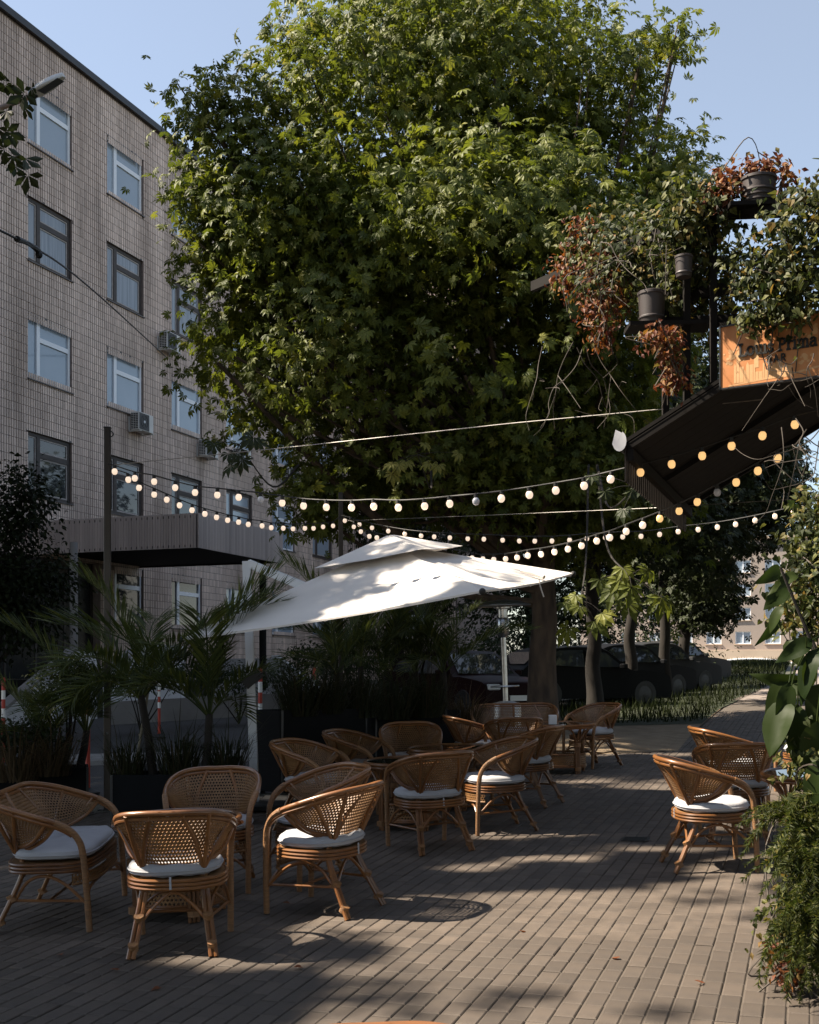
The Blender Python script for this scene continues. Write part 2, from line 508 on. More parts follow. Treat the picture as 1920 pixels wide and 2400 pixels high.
CHEST = leafmat('chestnut_leaf', [(0.0, (0.0396, 0.0533, 0.0112)), (0.45, (0.0731, 0.0903, 0.0155)), (0.8, (0.1204, 0.1333, 0.0215)), (1.0, (0.1806, 0.1634, 0.0344))], trans=0.27)
CHESTD = leafmat('chestnut_leaf_shade', [(0.0, (0.0135, 0.0210, 0.0067)), (1.0, (0.0270, 0.0360, 0.0097))], trans=0.1)  # darker copy of the chestnut leaf for trees in shade
SMALLLEAF = leafmat('small_leaf', [(0.0, (0.0080, 0.0128, 0.0056)), (1.0, (0.0176, 0.0240, 0.0080))], trans=0.1, spec=0.1)
PALML = leafmat('palm_leaf', [(0.0, (0.0298, 0.0425, 0.0136)), (0.7, (0.0510, 0.0663, 0.0187)), (1.0, (0.1020, 0.1105, 0.0255))], trans=0.22, rnd=True)
GRASSL = leafmat('blade_leaf', [(0.0, (0.0115, 0.0166, 0.0058)), (0.6, (0.0205, 0.0243, 0.0083)), (1.0, (0.0384, 0.0288, 0.0141))], trans=0.2)
DRYGRASS = leafmat('dry_blade', [(0.0, (0.0320, 0.0256, 0.0120)), (0.6, (0.0600, 0.0400, 0.0200)), (1.0, (0.0880, 0.0600, 0.0320))], trans=0.2)
VINEG = leafmat('vine_leaf', [(0.0, (0.0156, 0.0250, 0.0078)), (0.5, (0.0374, 0.0468, 0.0133)), (0.85, (0.1014, 0.1053, 0.0273)), (1.0, (0.1560, 0.1014, 0.0312))], trans=0.25)
VINER = leafmat('autumn_vine_leaf', [(0.0, (0.0756, 0.0202, 0.0130)), (0.5, (0.1368, 0.0468, 0.0187)), (0.8, (0.1944, 0.0900, 0.0288)), (1.0, (0.1008, 0.0864, 0.0252))], trans=0.25)
BIGLEAF = leafmat('big_leaf', [(0.0, (0.0128, 0.0240, 0.0056)), (1.0, (0.0272, 0.0400, 0.0088))], trans=0.2, rough=0.5, spec=0.12, rnd=True)
FERNL = leafmat('fern_needle', [(0.0, (0.0181, 0.0285, 0.0062)), (0.6, (0.0389, 0.0508, 0.0104)), (1.0, (0.0881, 0.0855, 0.0181))], trans=0.3)
SHRUBL = leafmat('shrub_leaf', [(0.0, (0.0140, 0.0238, 0.0084)), (1.0, (0.0315, 0.0434, 0.0140))], trans=0.2)

# ------------------------------------------------------------------ leaves
def palmate(nl=7, fold=0.05, droop=0.5):
    V, T = [], []
    for k in range(nl):
        c = (k - (nl - 1) / 2)
        a = c * R(37 if nl == 7 else 46)
        L = 1.0 - 0.13 * abs(c)
        w = 0.195 * L
        d = np.array([math.sin(a), math.cos(a)])
        s = np.array([d[1], -d[0]])
        def P(l, o, z):
            xy = d * l * L + s * o
            return (xy[0], xy[1], z - droop * (l * L) ** 2)
        b = len(V)
        V += [P(0.04, 0, 0), P(0.64, -w, fold), P(0.64, w, fold), P(1.0, 0, 0), P(0.6, 0, 0)]
        T += [(b, b + 4, b + 1), (b, b + 2, b + 4), (b + 1, b + 4, b + 3), (b + 4, b + 2, b + 3)]
    return np.array(V) * 0.5, np.array(T)

def palmate_lo(nl=5, droop=0.28):
    V, T = [], []
    for k in range(nl):
        c = (k - (nl - 1) / 2)
        a = c * R(50)
        L = 1.0 - 0.12 * abs(c)
        w = 0.24 * L
        d = np.array([math.sin(a), math.cos(a)]); s = np.array([d[1], -d[0]])
        b = len(V)
        for (l, o) in ((0.04, 0), (0.62, -w), (1.0, 0), (0.62, w)):
            xy = d * l * L + s * o
            V.append((xy[0], xy[1], -droop * (l * L) ** 2))
        T += [(b, b + 1, b + 2), (b, b + 2, b + 3)]
    return np.array(V) * 0.5, np.array(T)

def oval(w=0.5, fold=0.06, droop=0.15):
    V = np.array([(0, 0, 0), (-w / 2, 0.45, fold), (w / 2, 0.45, fold), (0, 1, -droop), (0, 0.45, 0)])
    T = np.array([(0, 4, 1), (0, 2, 4), (1, 4, 3), (4, 2, 3)])
    return V, T

def heart(droop=0.2):
    V = np.array([(0, 0.12, 0), (-0.30, 0.0, 0.03), (-0.42, 0.32, 0.05), (-0.18, 0.75, 0), (0, 1.05, -droop), (0.18, 0.75, 0), (0.42, 0.32, 0.05), (0.30, 0.0, 0.03)])
    T = np.array([(0, 2, 1), (0, 3, 2), (0, 4, 3), (0, 5, 4), (0, 6, 5), (0, 7, 6)])
    return V, T

def basis(nrm, rng, fwd=None):
    n = nrm / (np.linalg.norm(nrm, axis=1)[:, None] + 1e-9)
    r = rng.normal(size=n.shape) if fwd is None else fwd + 0.35 * rng.normal(size=n.shape)
    y = r - n * np.sum(r * n, 1)[:, None]
    y /= np.linalg.norm(y, axis=1)[:, None] + 1e-9
    x = np.cross(y, n)
    return x, y, n

def scatter(mb, tmpl, pos, nrm, size, rng, fwd=None, var=None):
    V, T = tmpl
    x, y, n = basis(nrm, rng, fwd)
    s = np.broadcast_to(size, (len(pos),))[:, None, None]
    W = (V[None, :, 0:1] * x[:, None, :] + V[None, :, 1:2] * y[:, None, :] + V[None, :, 2:3] * n[:, None, :]) * s + pos[:, None, :]
    m = len(V)
    F = (T[None] + (np.arange(len(pos)) * m)[:, None, None]).reshape(-1, 3)
    v = rng.random(len(pos)) if var is None else var
    mb.add(W.reshape(-1, 3), None, F, a=np.repeat(np.maximum(v, 0.002), m))
    return mb

def lobe_points(lobes, n, rng, shell=0.26, flat=1.0):
    """points near the skin of several ellipsoids: position and outward direction"""
    L = np.array(lobes, float)
    w = (L[:, 3] * L[:, 5]) + (L[:, 3] * L[:, 4]); w = w / w.sum()
    k = rng.choice(len(L), n, p=w)
    d = rng.normal(size=(n, 3)); d /= np.linalg.norm(d, axis=1)[:, None]
    r = 1.0 - np.abs(rng.normal(0, shell, n)); r = np.clip(r, 0.08, 1) * (1 + 0.07 * rng.normal(size=n))
    p = L[k, :3] + d * L[k, 3:6] * r[:, None]
    return p, d, k

def crown_mb(lobes, n_tw, per, size, tmpl, rng, spread=0.26, shell=0.26, keep=None, up=0.6, mb=None, gaps=0.0):
    p, d, _ = lobe_points(lobes, n_tw, rng, shell)
    P = np.repeat(p, per, 0) + rng.normal(size=(len(p) * per, 3)) * spread * np.array((1, 1, 0.7))
    D = np.repeat(d, per, 0)
    tone = np.repeat(rng.random(len(p)), per)
    if gaps > 0:
        q_ = p * 1.0
        fld = np.zeros(len(p))
        for _ in range(7):
            w_ = rng.normal(size=3) * rng.uniform(1.2, 3.0); fld += np.sin(q_ @ w_ + rng.uniform(0, 6.3))
        ok = np.repeat(fld > np.quantile(fld, gaps), per)
        P, D, tone = P[ok], D[ok], tone[ok]
    if keep is not None:
        k = keep(P); P, D, tone = P[k], D[k], tone[k]
    nrm = 0.5 * D + np.array((0, 0, up)) + 0.45 * rng.normal(size=P.shape)
    fw = D + np.array((0, 0, -0.35))
    sz = size * rng.uniform(0.65, 1.15, len(P))
    var = np.clip(0.5 * tone + 0.5 * rng.random(len(P)), 0, 1)
    mb = mb or MB()
    scatter(mb, tmpl, P, nrm, sz, rng, fwd=fw, var=var)
    return mb, P, nrm

def Lpx(px, py, Y, rx, rz, ry):
    """a crown lobe given by its middle and half sizes in picture measure at depth Y, ry in metres"""
    c = at(px, py, Y)
    k = Y / FPX
    return (c.x, c.y, c.z, rx * k, ry, rz * k)

def trunk_mb(base, top, r0, r1, rng, limbs=(), wob=0.022, sides=10, flare=1.5):
    mb = MB()
    b, t = np.array(base, float), np.array(top, float)
    n = 9
    pts = [b + (t - b) * (i / (n - 1)) + (rng.normal(0, wob, 3) * (0 if i == 0 else 1) * np.array((1, 1, 0.2))) for i in range(n)]
    pts = catmull(pts, 3)
    m = len(pts)
    f = np.arange(m) / (m - 1)
    rad = r0 + (r1 - r0) * f
    rad = rad * (1 + (flare - 1) * np.exp(-f * 14))
    mb.tube(pts, rad, sides)
    for (frac, end, r) in limbs:
        s = pts[int(frac * (m - 1))]
        e = np.array(end, float)
        mid = (s + e) / 2 + np.array((0, 0, -0.12 * np.linalg.norm(e - s))) + rng.normal(0, 0.1, 3)
        c = catmull([s, mid, e], 5)
        mb.tube(c, np.linspace(r, r * 0.25, len(c)), 6)
    return mb

LAWNBLADE = leafmat('lawn_blade', [(0.0, (0.008, 0.012, 0.004)), (1.0, (0.02, 0.026, 0.008))], trans=0.1, spec=0.05)
# ================================================================== the ground
def ground_sheet(name, poly_px=None, xs=None, ys=None, lift=0.0, mat=None):
    mb = MB()
    G = [[(x, y, gz(x, y) + lift) for y in ys] for x in xs]
    mb.grid(G)
    return tag(obj(name, mb, mat, smooth=True), kind='structure')

ground_sheet('ground', xs=[-260, -120, -60, -30, -22, -14, -10, -6, -3, 0, 3, 6, 10, 15, 20, 30, 60, 120, 260],
             ys=[-30, -10, 0, 5, 10, 15, 20, 25, 30, 35, 40, 45, 50, 55, 60, 65, 70, 80, 90, 110, 140, 180, 260, 420], lift=-0.03, mat=EARTH)

# pavement frame: lies in the sloping plane, bricks run along its own y
PAVE_A = math.atan(0.336)
PAVE_M = GM.to_4x4() @ Matrix.Rotation(-PAVE_A, 4, 'Z')
PINV = PAVE_M.inverted()
def topave(v): return PINV @ Vector(v)

def pave_bound(X):
    """how far out (world y) the terrace paving reaches at a given x"""
    return np.interp(X, [-9, -3, -1.5, 0, 1.2, 4.0], [12.1, 12.5, 13.2, 15.0, 17.1, 17.5])
PEDGE = -1.9                       # paving-frame x of the edge along soil and lawn
PX0, PX1, PY0, PY1 = -8.5, 4.4, 0.2, 31.0
base = MB()
G = []
for x in np.linspace(-9, 4.0, 27):
    yb = float(pave_bound(x)) - 0.02
    G.append([(x, y, gz(x, y) - 0.0065) for y in np.linspace(0.2, yb, 12)])
base.grid(G)
G = []
for x in np.linspace(PEDGE + 0.02, PX1, 6):
    row = []
    for y in np.linspace(0.2, PY1, 20):
        v = PAVE_M @ Vector((x, y, -0.0095)); row.append(v)
    G.append(row)
base.grid(G)
base.V = [np.array([tuple(PINV @ Vector(v)) for v in a]) for a in base.V]
pavement = obj('pavement', base, SAND)
pavement.matrix_world = PAVE_M
tag(pavement, kind='structure')

BW, BL, GAP = 0.1, 0.2, 0.0065
def brick_mesh_arrays(x0, y0, dz):
    """arrays of bricks with chamfered top: x0, y0 lower corners"""
    n = len(x0)
    c, b, h = 0.0055, GAP / 2, 0.02
    X0, X1, Y0, Y1 = x0 + b, x0 + BW - b, y0 + b, y0 + BL - b
    def ring(ins, z):
        return np.stack([np.stack([X0 + ins, Y0 + ins, z], 1), np.stack([X1 - ins, Y0 + ins, z], 1), np.stack([X1 - ins, Y1 - ins, z], 1), np.stack([X0 + ins, Y1 - ins, z], 1)], 1)
    V = np.concatenate([ring(0.0, dz - h), ring(0.0, dz - c * 0.8), ring(c, dz)], 1)     # n,12,3
    f = []
    for r in (0, 4):
        for k in range(4):
            f.append((r + k, r + (k + 1) % 4, r + 4 + (k + 1) % 4, r + 4 + k))
    f.append((8, 9, 10, 11))
    return V, np.array(f)

bx, by = [], []
ncol = int((PX1 - PX0) / BW)
for i in range(ncol):
    x = PX0 + i * BW
    off = 0.0 if (i // 2) % 2 == 0 else BL / 2
    ymax = 31.0
    ys = np.arange(PY0 + off + 0.0001, ymax, BL)
    wx = x * math.cos(PAVE_A) + ys * math.sin(PAVE_A); wy = -x * math.sin(PAVE_A) + ys * math.cos(PAVE_A)
    ok = (x >= PEDGE) | (wy < pave_bound(wx) - 0.12)
    bx += [x] * int(ok.sum()); by += list(ys[ok])
bx, by = np.array(bx), np.array(by)
# world positions to sort by size in the picture
Mw = np.array(PAVE_M)
cw = np.stack([bx + BW / 2, by + BL / 2, np.zeros(len(bx))], 1) @ Mw[:3, :3].T
with np.errstate(all='ignore'):
    ppx = CX + FPX * cw[:, 0] / cw[:, 1]; ppy = HY - FPX * (cw[:, 2] - CAMZ) / cw[:, 1]
vis = (cw[:, 1] > 1) & (ppx > -10) & (ppx < 1930) & (ppy < 2410)
near = cw[:, 1] < 26
order = np.argsort(np.where(vis, cw[:, 1], 1e9))
single = order[:300]
mask = np.ones(len(bx), bool); mask[single] = False
mask &= (cw[:, 1] > 1.5) & near
dz = RNG.normal(0, 0.0013, len(bx))
V, f = brick_mesh_arrays(bx[mask], by[mask], dz[mask])
bm_ = MB()
nb = len(V)
F = (f[None] + (np.arange(nb) * 12)[:, None, None]).reshape(-1, 4)
bm_.add(V.reshape(-1, 3), F, a=np.repeat(np.maximum(RNG.random(nb), 0.01), 12))
obj('brick_field', bm_, BRICK, pavement, kind='stuff')
V, f = brick_mesh_arrays(np.array([-BW / 2]), np.array([-BL / 2]), np.array([0.0]))
one = MB().add(V[0], f).mesh('brick', BRICK)
for i in single:
    o = bpy.data.objects.new('brick', one)
    COL.objects.link(o)
    o.parent = pavement
    o.location = (bx[i] + BW / 2, by[i] + BL / 2, dz[i])
    o.rotation_euler = (RNG.normal(0, 0.004), RNG.normal(0, 0.006), RNG.normal(0, 0.004))

# a little metal cover let into the paving
p = topave(gp(1490, 1968))
mb = MB(); mb.box(-0.11, 0.11, -0.1, 0.1, 0.003, 0.008)
for k in range(6): mb.box(-0.09, 0.09, -0.085 + k * 0.03, -0.07 + k * 0.03, 0.008, 0.012)
cv = obj('drain_cover', mb, DARKMETAL)
cv.matrix_world = PAVE_M @ Matrix.Translation(p)
tag(cv, 'small square dark metal drain cover let into the brick paving', 'drain cover')

# the path that goes on between soil and planting
mb = MB()
G = []
for y in np.arange(31.0, 66.0, 2.0):
    row = []
    for k in range(5):
        xe = float(np.interp(y, [31, 43, 66], [-1.9, -0.97, -0.2]))
        v = PAVE_M @ Vector((xe + (PX1 - xe) * k / 4, y, 0))
        row.append((v.x, v.y, gz(v.x, v.y) + 0.012))
    G.append(row)
mb.grid(G)
PATHM = pmat('far_paving', (0.22, 0.18, 0.155), (0.17, 0.14, 0.12), rough=0.85, scale=4, bump=0.3)
tag(obj('path', mb, PATHM), kind='structure')

# asphalt of the yard between terrace and building
def patch(name, pts, mat, lift, nsub=14):
    """sheet between two edge lines (each a list of x, y)"""
    a, b = np.array(pts[0], float), np.array(pts[1], float)
    G = []
    for i in range(len(a)):
        row = []
        for k in range(nsub + 1):
            x, y = a[i] + (b[i] - a[i]) * k / nsub
            row.append((x, y, gz(x, y) + lift))
        G.append(row)
    mb = MB(); mb.grid(G)
    return tag(obj(name, mb, mat), kind='structure')

patch('road', ([(-32, 12.0), (-32, 18), (-32, 24), (-32, 31)], [(3.6, 14.2), (3.0, 19), (4.0, 25), (8, 30)]), ASPH, -0.022)
patch('soil', ([(0.9, 16.9), (1.0, 19), (1.2, 22), (1.2, 26), (1.5, 31)], [(3.92, 17.45), (4.55, 19.5), (5.35, 22), (6.7, 26), (8.4, 31)]), SOIL, 0.004)
patch('lawn', ([(2.2, 22.5), (3.0, 27), (5, 34), (8, 44), (12, 56), (14, 66)], [(5.5, 22.5), (6.95, 26.8), (9.9, 34), (13.7, 44), (17.7, 56), (21.1, 66)]), LAWN, 0.012)
# beaten soil mound that catches the sun
mb = MB()
G = []
for i in range(21):
    u = i / 20
    row = []
    for k in range(13):
        w = k / 12
        x = 1.3 + (2.45 + 1.0 * w) * u; y = 17.3 + 0.2 * u + 3.2 * w
        z = gz(x, y) + 0.006 + 0.10 * math.sin(PI * w) ** 1.3 * math.sin(PI * u) ** 0.7 + 0.014 * math.sin(9 * u + 7 * w)* math.sin(PI * w) * math.sin(PI * u)
        row.append((x, y, z))
    G.append(row)
mb.grid(G)
tag(obj('soil_mound', mb, SOIL, smooth=True), kind='structure')

# grass of the lawn
rng = np.random.default_rng(5)
n = 15000
u, w = rng.random(n), rng.random(n)
yy = 23 + 43 * w
xl = np.interp(yy, [22.5, 27, 34, 44, 56, 66], [2.2, 3, 5, 8, 12, 14]); xr = np.interp(yy, [22.5, 26.8, 34, 44, 56, 66], [5.5, 6.95, 9.9, 13.7, 17.7, 21.1])
xx = xl + (xr - xl) * u
P = np.stack([xx, yy, [gz(a, b) + 0.02 for a, b in zip(xx, yy)]], 1)
bl = (np.array([(-0.05, 0, 0), (0.05, 0, 0), (0.02, 1, 0.25)]), np.array([(0, 1, 2)]))
mb = MB()
nr = rng.normal(size=(n, 3)) * (1, 1, 0.1)
h = 0.10 + 0.22 * rng.random(n) ** 2 + 0.25 * (yy > 50) * rng.random(n)
scatter(mb, bl, P, nr, h, rng, fwd=np.array((0, 0, 3.0)) + rng.normal(size=(n, 3)) * 0.5)
tag(obj('lawn_grass', mb, LAWNBLADE), kind='stuff')

# white markings, and a raised pale strip in place of sunlit asphalt
def flat_quad(name, px, mat, lift):
    v = [gp(*p) for p in px]
    mb = MB().add([(p.x, p.y, p.z + lift) for p in v], [(0, 1, 2, 3)])
    return tag(obj(name, mb, mat), kind='structure')
MARKS = [[(600, 1852), (664, 1826), (664, 1832), (604, 1860)], [(566, 1881), (600, 1864), (626, 1870), (590, 1890)], [(470, 1905), (560, 1900), (566, 1906), (470, 1914)], [(200, 1930), (250, 1922), (255, 1930), (205, 1940)]]
for q in MARKS: flat_quad('road_marking', q, WHITELINE, -0.008)
mb = MB(); G = []
for i in range(12):
    a, b = gp(150 + i * 50, 1793 - i * 1.4), gp(150 + i * 50, 1776 - i * 1.4)
    G.append([(a.x, a.y, a.z + 0.05), (b.x, b.y, b.z + 0.05)])
mb.grid(G)
G = []
for i in range(12):
    a = gp(150 + i * 50, 1793 - i * 1.4)
    G.append([(a.x, a.y, a.z - 0.05), (a.x, a.y, a.z + 0.05)])
mb.grid(G)
tag(obj('sunlit_strip', mb, SUNSTRIP), kind='structure')
# ================================================================== the office building
FA = math.atan(0.371)
B0 = Vector((-10.74, 33.6, 0.0))
bld = thing('office_building', 'five-storey office block clad in brown ribbed tiles behind the terrace', 'building', B0, -FA)
BM = bld.matrix_world.copy()
BINV = BM.inverted()
BX = Vector((math.cos(FA), -math.sin(FA), 0))      # outward from the facade
BY = Vector((math.sin(FA), math.cos(FA), 0))       # along the facade, away
U0, U1, ZTOP, ZBOT = -16.0, 22.7, 19.7, -0.6  # unseen near end lengthened so its shadow falls on the lower crown
WINW = 2.02
WCOLS = [-3.8, 0.0, 3.8, 7.56, 11.35, 15.1, 18.9]
WROWS = [(3.2, 5.02), (6.68, 8.5), (9.98, 11.8), (13.3, 15.12), (16.6, 18.42)]
openings = []
for r, (z0, z1) in enumerate(WROWS):
    for c, u in enumerate(WCOLS):
        if r == 0 and c < 2: continue
        openings.append((u, u + WINW, z0, z1, r, c))
# backing wall cut round the openings
mb = MB()
ub = sorted({U0, U1} | {o[0] for o in openings} | {o[1] for o in openings})
zb = sorted({ZBOT, ZTOP} | {o[2] for o in openings} | {o[3] for o in openings})
def is_open(u, z):
    return any(o[0] < u < o[1] and o[2] < z < o[3] for o in openings)
for i in range(len(zb) - 1):
    zc = (zb[i] + zb[i + 1]) / 2
    k = 0
    while k < len(ub) - 1:
        if is_open((ub[k] + ub[k + 1]) / 2, zc): k += 1; continue
        s = k
        while k < len(ub) - 1 and not is_open((ub[k] + ub[k + 1]) / 2, zc): k += 1
        mb.box(-0.35, 0, ub[s], ub[k], zb[i], zb[i + 1])
mb.box(-9.0, -0.36, U0, U0 + 0.3, ZBOT, ZTOP)
mb.box(-9.0, -8.7, U0, 30, ZBOT, ZTOP)
mb.box(-9.0, -0.36, U0, 30, ZTOP - 0.4, ZTOP - 0.1)
mb.box(-1.2, -1.1, U0 + 0.3, U1, ZBOT, ZTOP - 0.4)
obj('wall', mb, GROUT, bld)
mb = MB(); mb.box(-9.1, 0.14, U0 - 0.1, U1, ZTOP, ZTOP + 0.2)
mb.box(-9.1, 0.0, U1, U1 + 9, ZTOP, ZTOP + 0.2)
obj('roof_coping', mb, DARKMETAL, bld)

def tiles(U0, U1, Z0, Z1, holes, rng, tw=0.104, th=0.2435):
    """cladding tiles in the plane x = 0, each a proud slip with its own tone"""
    nu, nz = int((U1 - U0) / tw), int((Z1 - Z0) / th)
    iu, iz = np.meshgrid(np.arange(nu), np.arange(nz), indexing='ij')
    u = (U0 + iu * tw).ravel(); z = (Z0 + iz * th).ravel()
    a0, a1, c0, c1 = u + 0.016, u + tw - 0.016, z + 0.0075, z + th - 0.0075
    keep = np.ones(len(u), bool)
    for (h0, h1, g0, g1) in holes:
        inside = (u + tw > h0 + 0.01) & (u < h1 - 0.01) & (z + th > g0 + 0.01) & (z < g1 - 0.01)
        # trim to the opening edge rather than drop
        part = inside & ~((u >= h0 - 0.001) & (u + tw <= h1 + 0.001) & (z >= g0 - 0.001) & (z + th <= g1 + 0.001))
        keep &= ~(inside & ~part)
        l = part & (u < h0); a1 = np.where(l & (z + th / 2 > g0) & (z + th / 2 < g1), np.minimum(a1, h0 - 0.004), a1)
        r_ = part & (u + tw > h1); a0 = np.where(r_ & (z + th / 2 > g0) & (z + th / 2 < g1), np.maximum(a0, h1 + 0.004), a0)
        b_ = part & (z < g0) & (z + th / 2 <= g0); c1 = np.where(b_, np.minimum(c1, g0 - 0.004), c1)
        t_ = part & (z + th > g1) & (z + th / 2 >= g1); c0 = np.where(t_, np.maximum(c0, g1 + 0.004), c0)
        mid = part & (u >= h0 - 0.001) & (u + tw <= h1 + 0.001)
        keep &= ~(mid & (z + th / 2 > g0) & (z + th / 2 < g1) & (z >= g0) & (z + th <= g1))
    keep &= (a1 - a0 > 0.01) & (c1 - c0 > 0.01)
    a0, a1, c0, c1 = a0[keep], a1[keep], c0[keep], c1[keep]
    n = len(a0); d = 0.014 + rng.normal(0, 0.0012, n)
    o = np.zeros(n)
    ch = 0.003
    V = np.stack([np.stack([o, a0, c0], 1), np.stack([o, a1, c0], 1), np.stack([o, a1, c1], 1), np.stack([o, a0, c1], 1),
                  np.stack([d, a0 + ch, c0], 1), np.stack([d, a1 - ch, c0], 1), np.stack([d, a1 - ch, c1], 1), np.stack([d, a0 + ch, c1], 1)], 1)
    f = np.array([(4, 5, 6, 7), (0, 1, 5, 4), (1, 2, 6, 5), (2, 3, 7, 6), (3, 0, 4, 7)])
    F = (f[None] + (np.arange(n) * 8)[:, None, None]).reshape(-1, 4)
    # tone: streaks that run down a column plus chance
    col = np.round(a0 / tw).astype(int)
    tone = 0.35 * rng.random(20000)[col % 20000] + 0.65 * rng.random(n)
    return V.reshape(-1, 3), F, np.repeat(np.clip(tone, 0.01, 1), 8)
v, q, a = tiles(U0, U1, 0.9, ZTOP - 0.02, [o[:4] for o in openings], np.random.default_rng(3))
mb = MB(); mb.add(v, q, a=a)
obj('cladding_tiles', mb, TILE, bld, kind='stuff')

def window(parent, u0, u1, z0, z1, style, x=-0.10, flip=False, pane=None, n=0):
    """deep-set window: narrow full-height sash and a wide one under a toplight"""
    fm = {'white': PVC, 'old': OLDWOOD}[style]
    fw = 0.09 if style == 'white' else 0.10
    mb = MB()
    d0, d1 = x - 0.05, x + 0.035
    um = u0 + (u1 - u0) * 0.27
    zt = z0 + (z1 - z0) * 0.67
    mb.box(d0, d1, u0, u0 + fw, z0, z1); mb.box(d0, d1, u1 - fw, u1, z0, z1)
    mb.box(d0, d1, u0 + fw, u1 - fw, z0, z0 + fw); mb.box(d0, d1, u0 + fw, u1 - fw, z1 - fw, z1)
    mb.box(d0, d1 + 0.004, um - fw * 0.8, um + fw * 0.8, z0 + fw, z1 - fw)
    mb.box(d0, d1 + 0.002, um + fw * 0.8, u1 - fw, zt - fw * 0.75, zt + fw * 0.75)
    # reveal cheeks and head
    mb2 = MB()
    w = obj('window', mb, fm, parent)
    if style == 'old':
        for (a, b, c, d) in ((u0 + fw, um - fw * 0.8, z0 + fw, z1 - fw), (um + fw * 0.8, u1 - fw, z0 + fw, zt - fw * 0.75), (um + fw * 0.8, u1 - fw, zt + fw * 0.75, z1 - fw)):
            t = 0.045
            mb2.box(x - 0.04, x + 0.012, a, a + t, c, d); mb2.box(x - 0.04, x + 0.012, b - t, b, c, d)
            mb2.box(x - 0.04, x + 0.012, a + t, b - t, c, c + t); mb2.box(x - 0.04, x + 0.012, a + t, b - t, d - t, d)
        obj('sash', mb2, OLDLIGHT, w)
    for (a, b, c, d) in ((u0 + fw, um - fw * 0.8, z0 + fw, z1 - fw), (um + fw * 0.8, u1 - fw, z0 + fw, zt - fw * 0.75), (um + fw * 0.8, u1 - fw, zt + fw * 0.75, z1 - fw)):
        g = MB().box(x - 0.02, x - 0.008, a - 0.01, b + 0.01, c - 0.01, d + 0.01)
        obj('pane', g, pane or PANE, w)
    s = MB(); s.box(x + 0.03, 0.06, u0 - 0.04, u1 + 0.04, z0 - 0.035, z0 - 0.002)
    obj('sill', s, SILL, w)
    hd = MB(); hd.box(x - 0.1, 0.012, u0 - 0.03, u1 + 0.03, z1 + 0.002, z1 + 0.05)
    obj('head', hd, SILL, w)
    return w
for (a, b, c, d, r, k) in openings:
    style = {0: 'white', 1: 'old', 2: 'white', 3: 'old', 4: 'white'}[r]
    if (r, k) in ((1, 5),): style = 'white'
    pn = PANECURT if r == 3 else (PANEDARK if r in (0, 1) and k < 4 else PANE)
    window(bld, a, b, c, d, style, pane=pn)
# venetian blind behind the lowest front window
mb = MB()
for k in range(26): mb.box(-0.30, -0.27, 0.72, 1.9, 6.8 + k * 0.044, 6.825 + k * 0.044)
obj('blind', mb, PVC, bld)

# the wing that comes forward at the far end
W0 = U1
mb = MB()
wing_open = [(w, w + 1.6, z0, z1) for (z0, z1) in WROWS for w in (2.6,)]
def box_wing(w0, w1, z0, z1): mb.box(w0, w1, W0 + 0.0, W0 + 0.4, z0, z1)
wb = sorted({0.0, 5.3} | {o[0] for o in wing_open} | {o[1] for o in wing_open})
zb2 = sorted({ZBOT, ZTOP} | {o[2] for o in wing_open} | {o[3] for o in wing_open})
for i in range(len(zb2) - 1):
    zc = (zb2[i] + zb2[i + 1]) / 2
    for k in range(len(wb) - 1):
        wc = (wb[k] + wb[k + 1]) / 2
        if not any(o[0] < wc < o[1] and o[2] < zc < o[3] for o in wing_open): box_wing(wb[k], wb[k + 1], zb2[i], zb2[i + 1])
mb.box(5.0, 5.3, W0 + 0.4, W0 + 8, ZBOT, ZTOP)
mb.box(0.1, 4.9, W0 + 1.5, W0 + 1.6, ZBOT, ZTOP)
obj('wing_wall', mb, GROUT, bld)
v, q, a = tiles(0.03, 5.28, 0.9, ZTOP - 0.02, wing_open, np.random.default_rng(4))
vv = np.stack([v[:, 1], W0 - v[:, 0], v[:, 2]], 1)
mb = MB(); mb.add(vv, q, a=a)
obj('wing_tiles', mb, TILE, bld, kind='stuff')
mb = MB(); mb.box(-0.1, 5.4, W0 - 0.12, W0 + 8.1, ZTOP + 0.001, ZTOP + 0.19)
obj('wing_coping', mb, DARKMETAL, bld)
for (w0, w1, z0, z1) in wing_open:
    mb = MB(); y = W0 + 0.16
    for (a, b, c, d) in ((w0, w0 + .07, z0, z1), (w1 - .07, w1, z0, z1), (w0 + .07, w1 - .07, z0, z0 + .07), (w0 + .07, w1 - .07, z1 - .07, z1), (w0 + .75, w0 + .83, z0 + .07, z1 - .07)):
        mb.box(a, b, y - 0.04, y + 0.05, c, d)
    w = obj('window', mb, PVC, bld)
    obj('pane', MB().box(w0 + .06, w1 - .06, y, y + 0.01, z0 + .06, z1 - .06), PANEDARK, w)
# house number plate on the wing
npx = BINV @ at(990, 1462, 54.4)
plate = thing('number_plate', 'small white house number plate reading 21 on the brown tiled wing', 'number plate', BM @ Vector((npx.x, W0 - 0.03, npx.z)), -FA)
mb = MB(); mb.bbox(-0.36, 0.36, -0.03, 0.0, -0.36, 0.36, 0.008)
obj('plate', mb, ALU, plate)
for strokes, dx in (([(-.13, .20), (-.06, .28), (.07, .28), (.13, .18), (.10, .05), (-.13, -.28), (.14, -.28)], -.15), ([(-.08, .16), (.03, .28), (.03, -.28)], .17)):
    m = MB(); m.tube([(x + dx, -.034, z) for x, z in strokes], .03, 6); obj('digit', m, BLACKLET, plate)

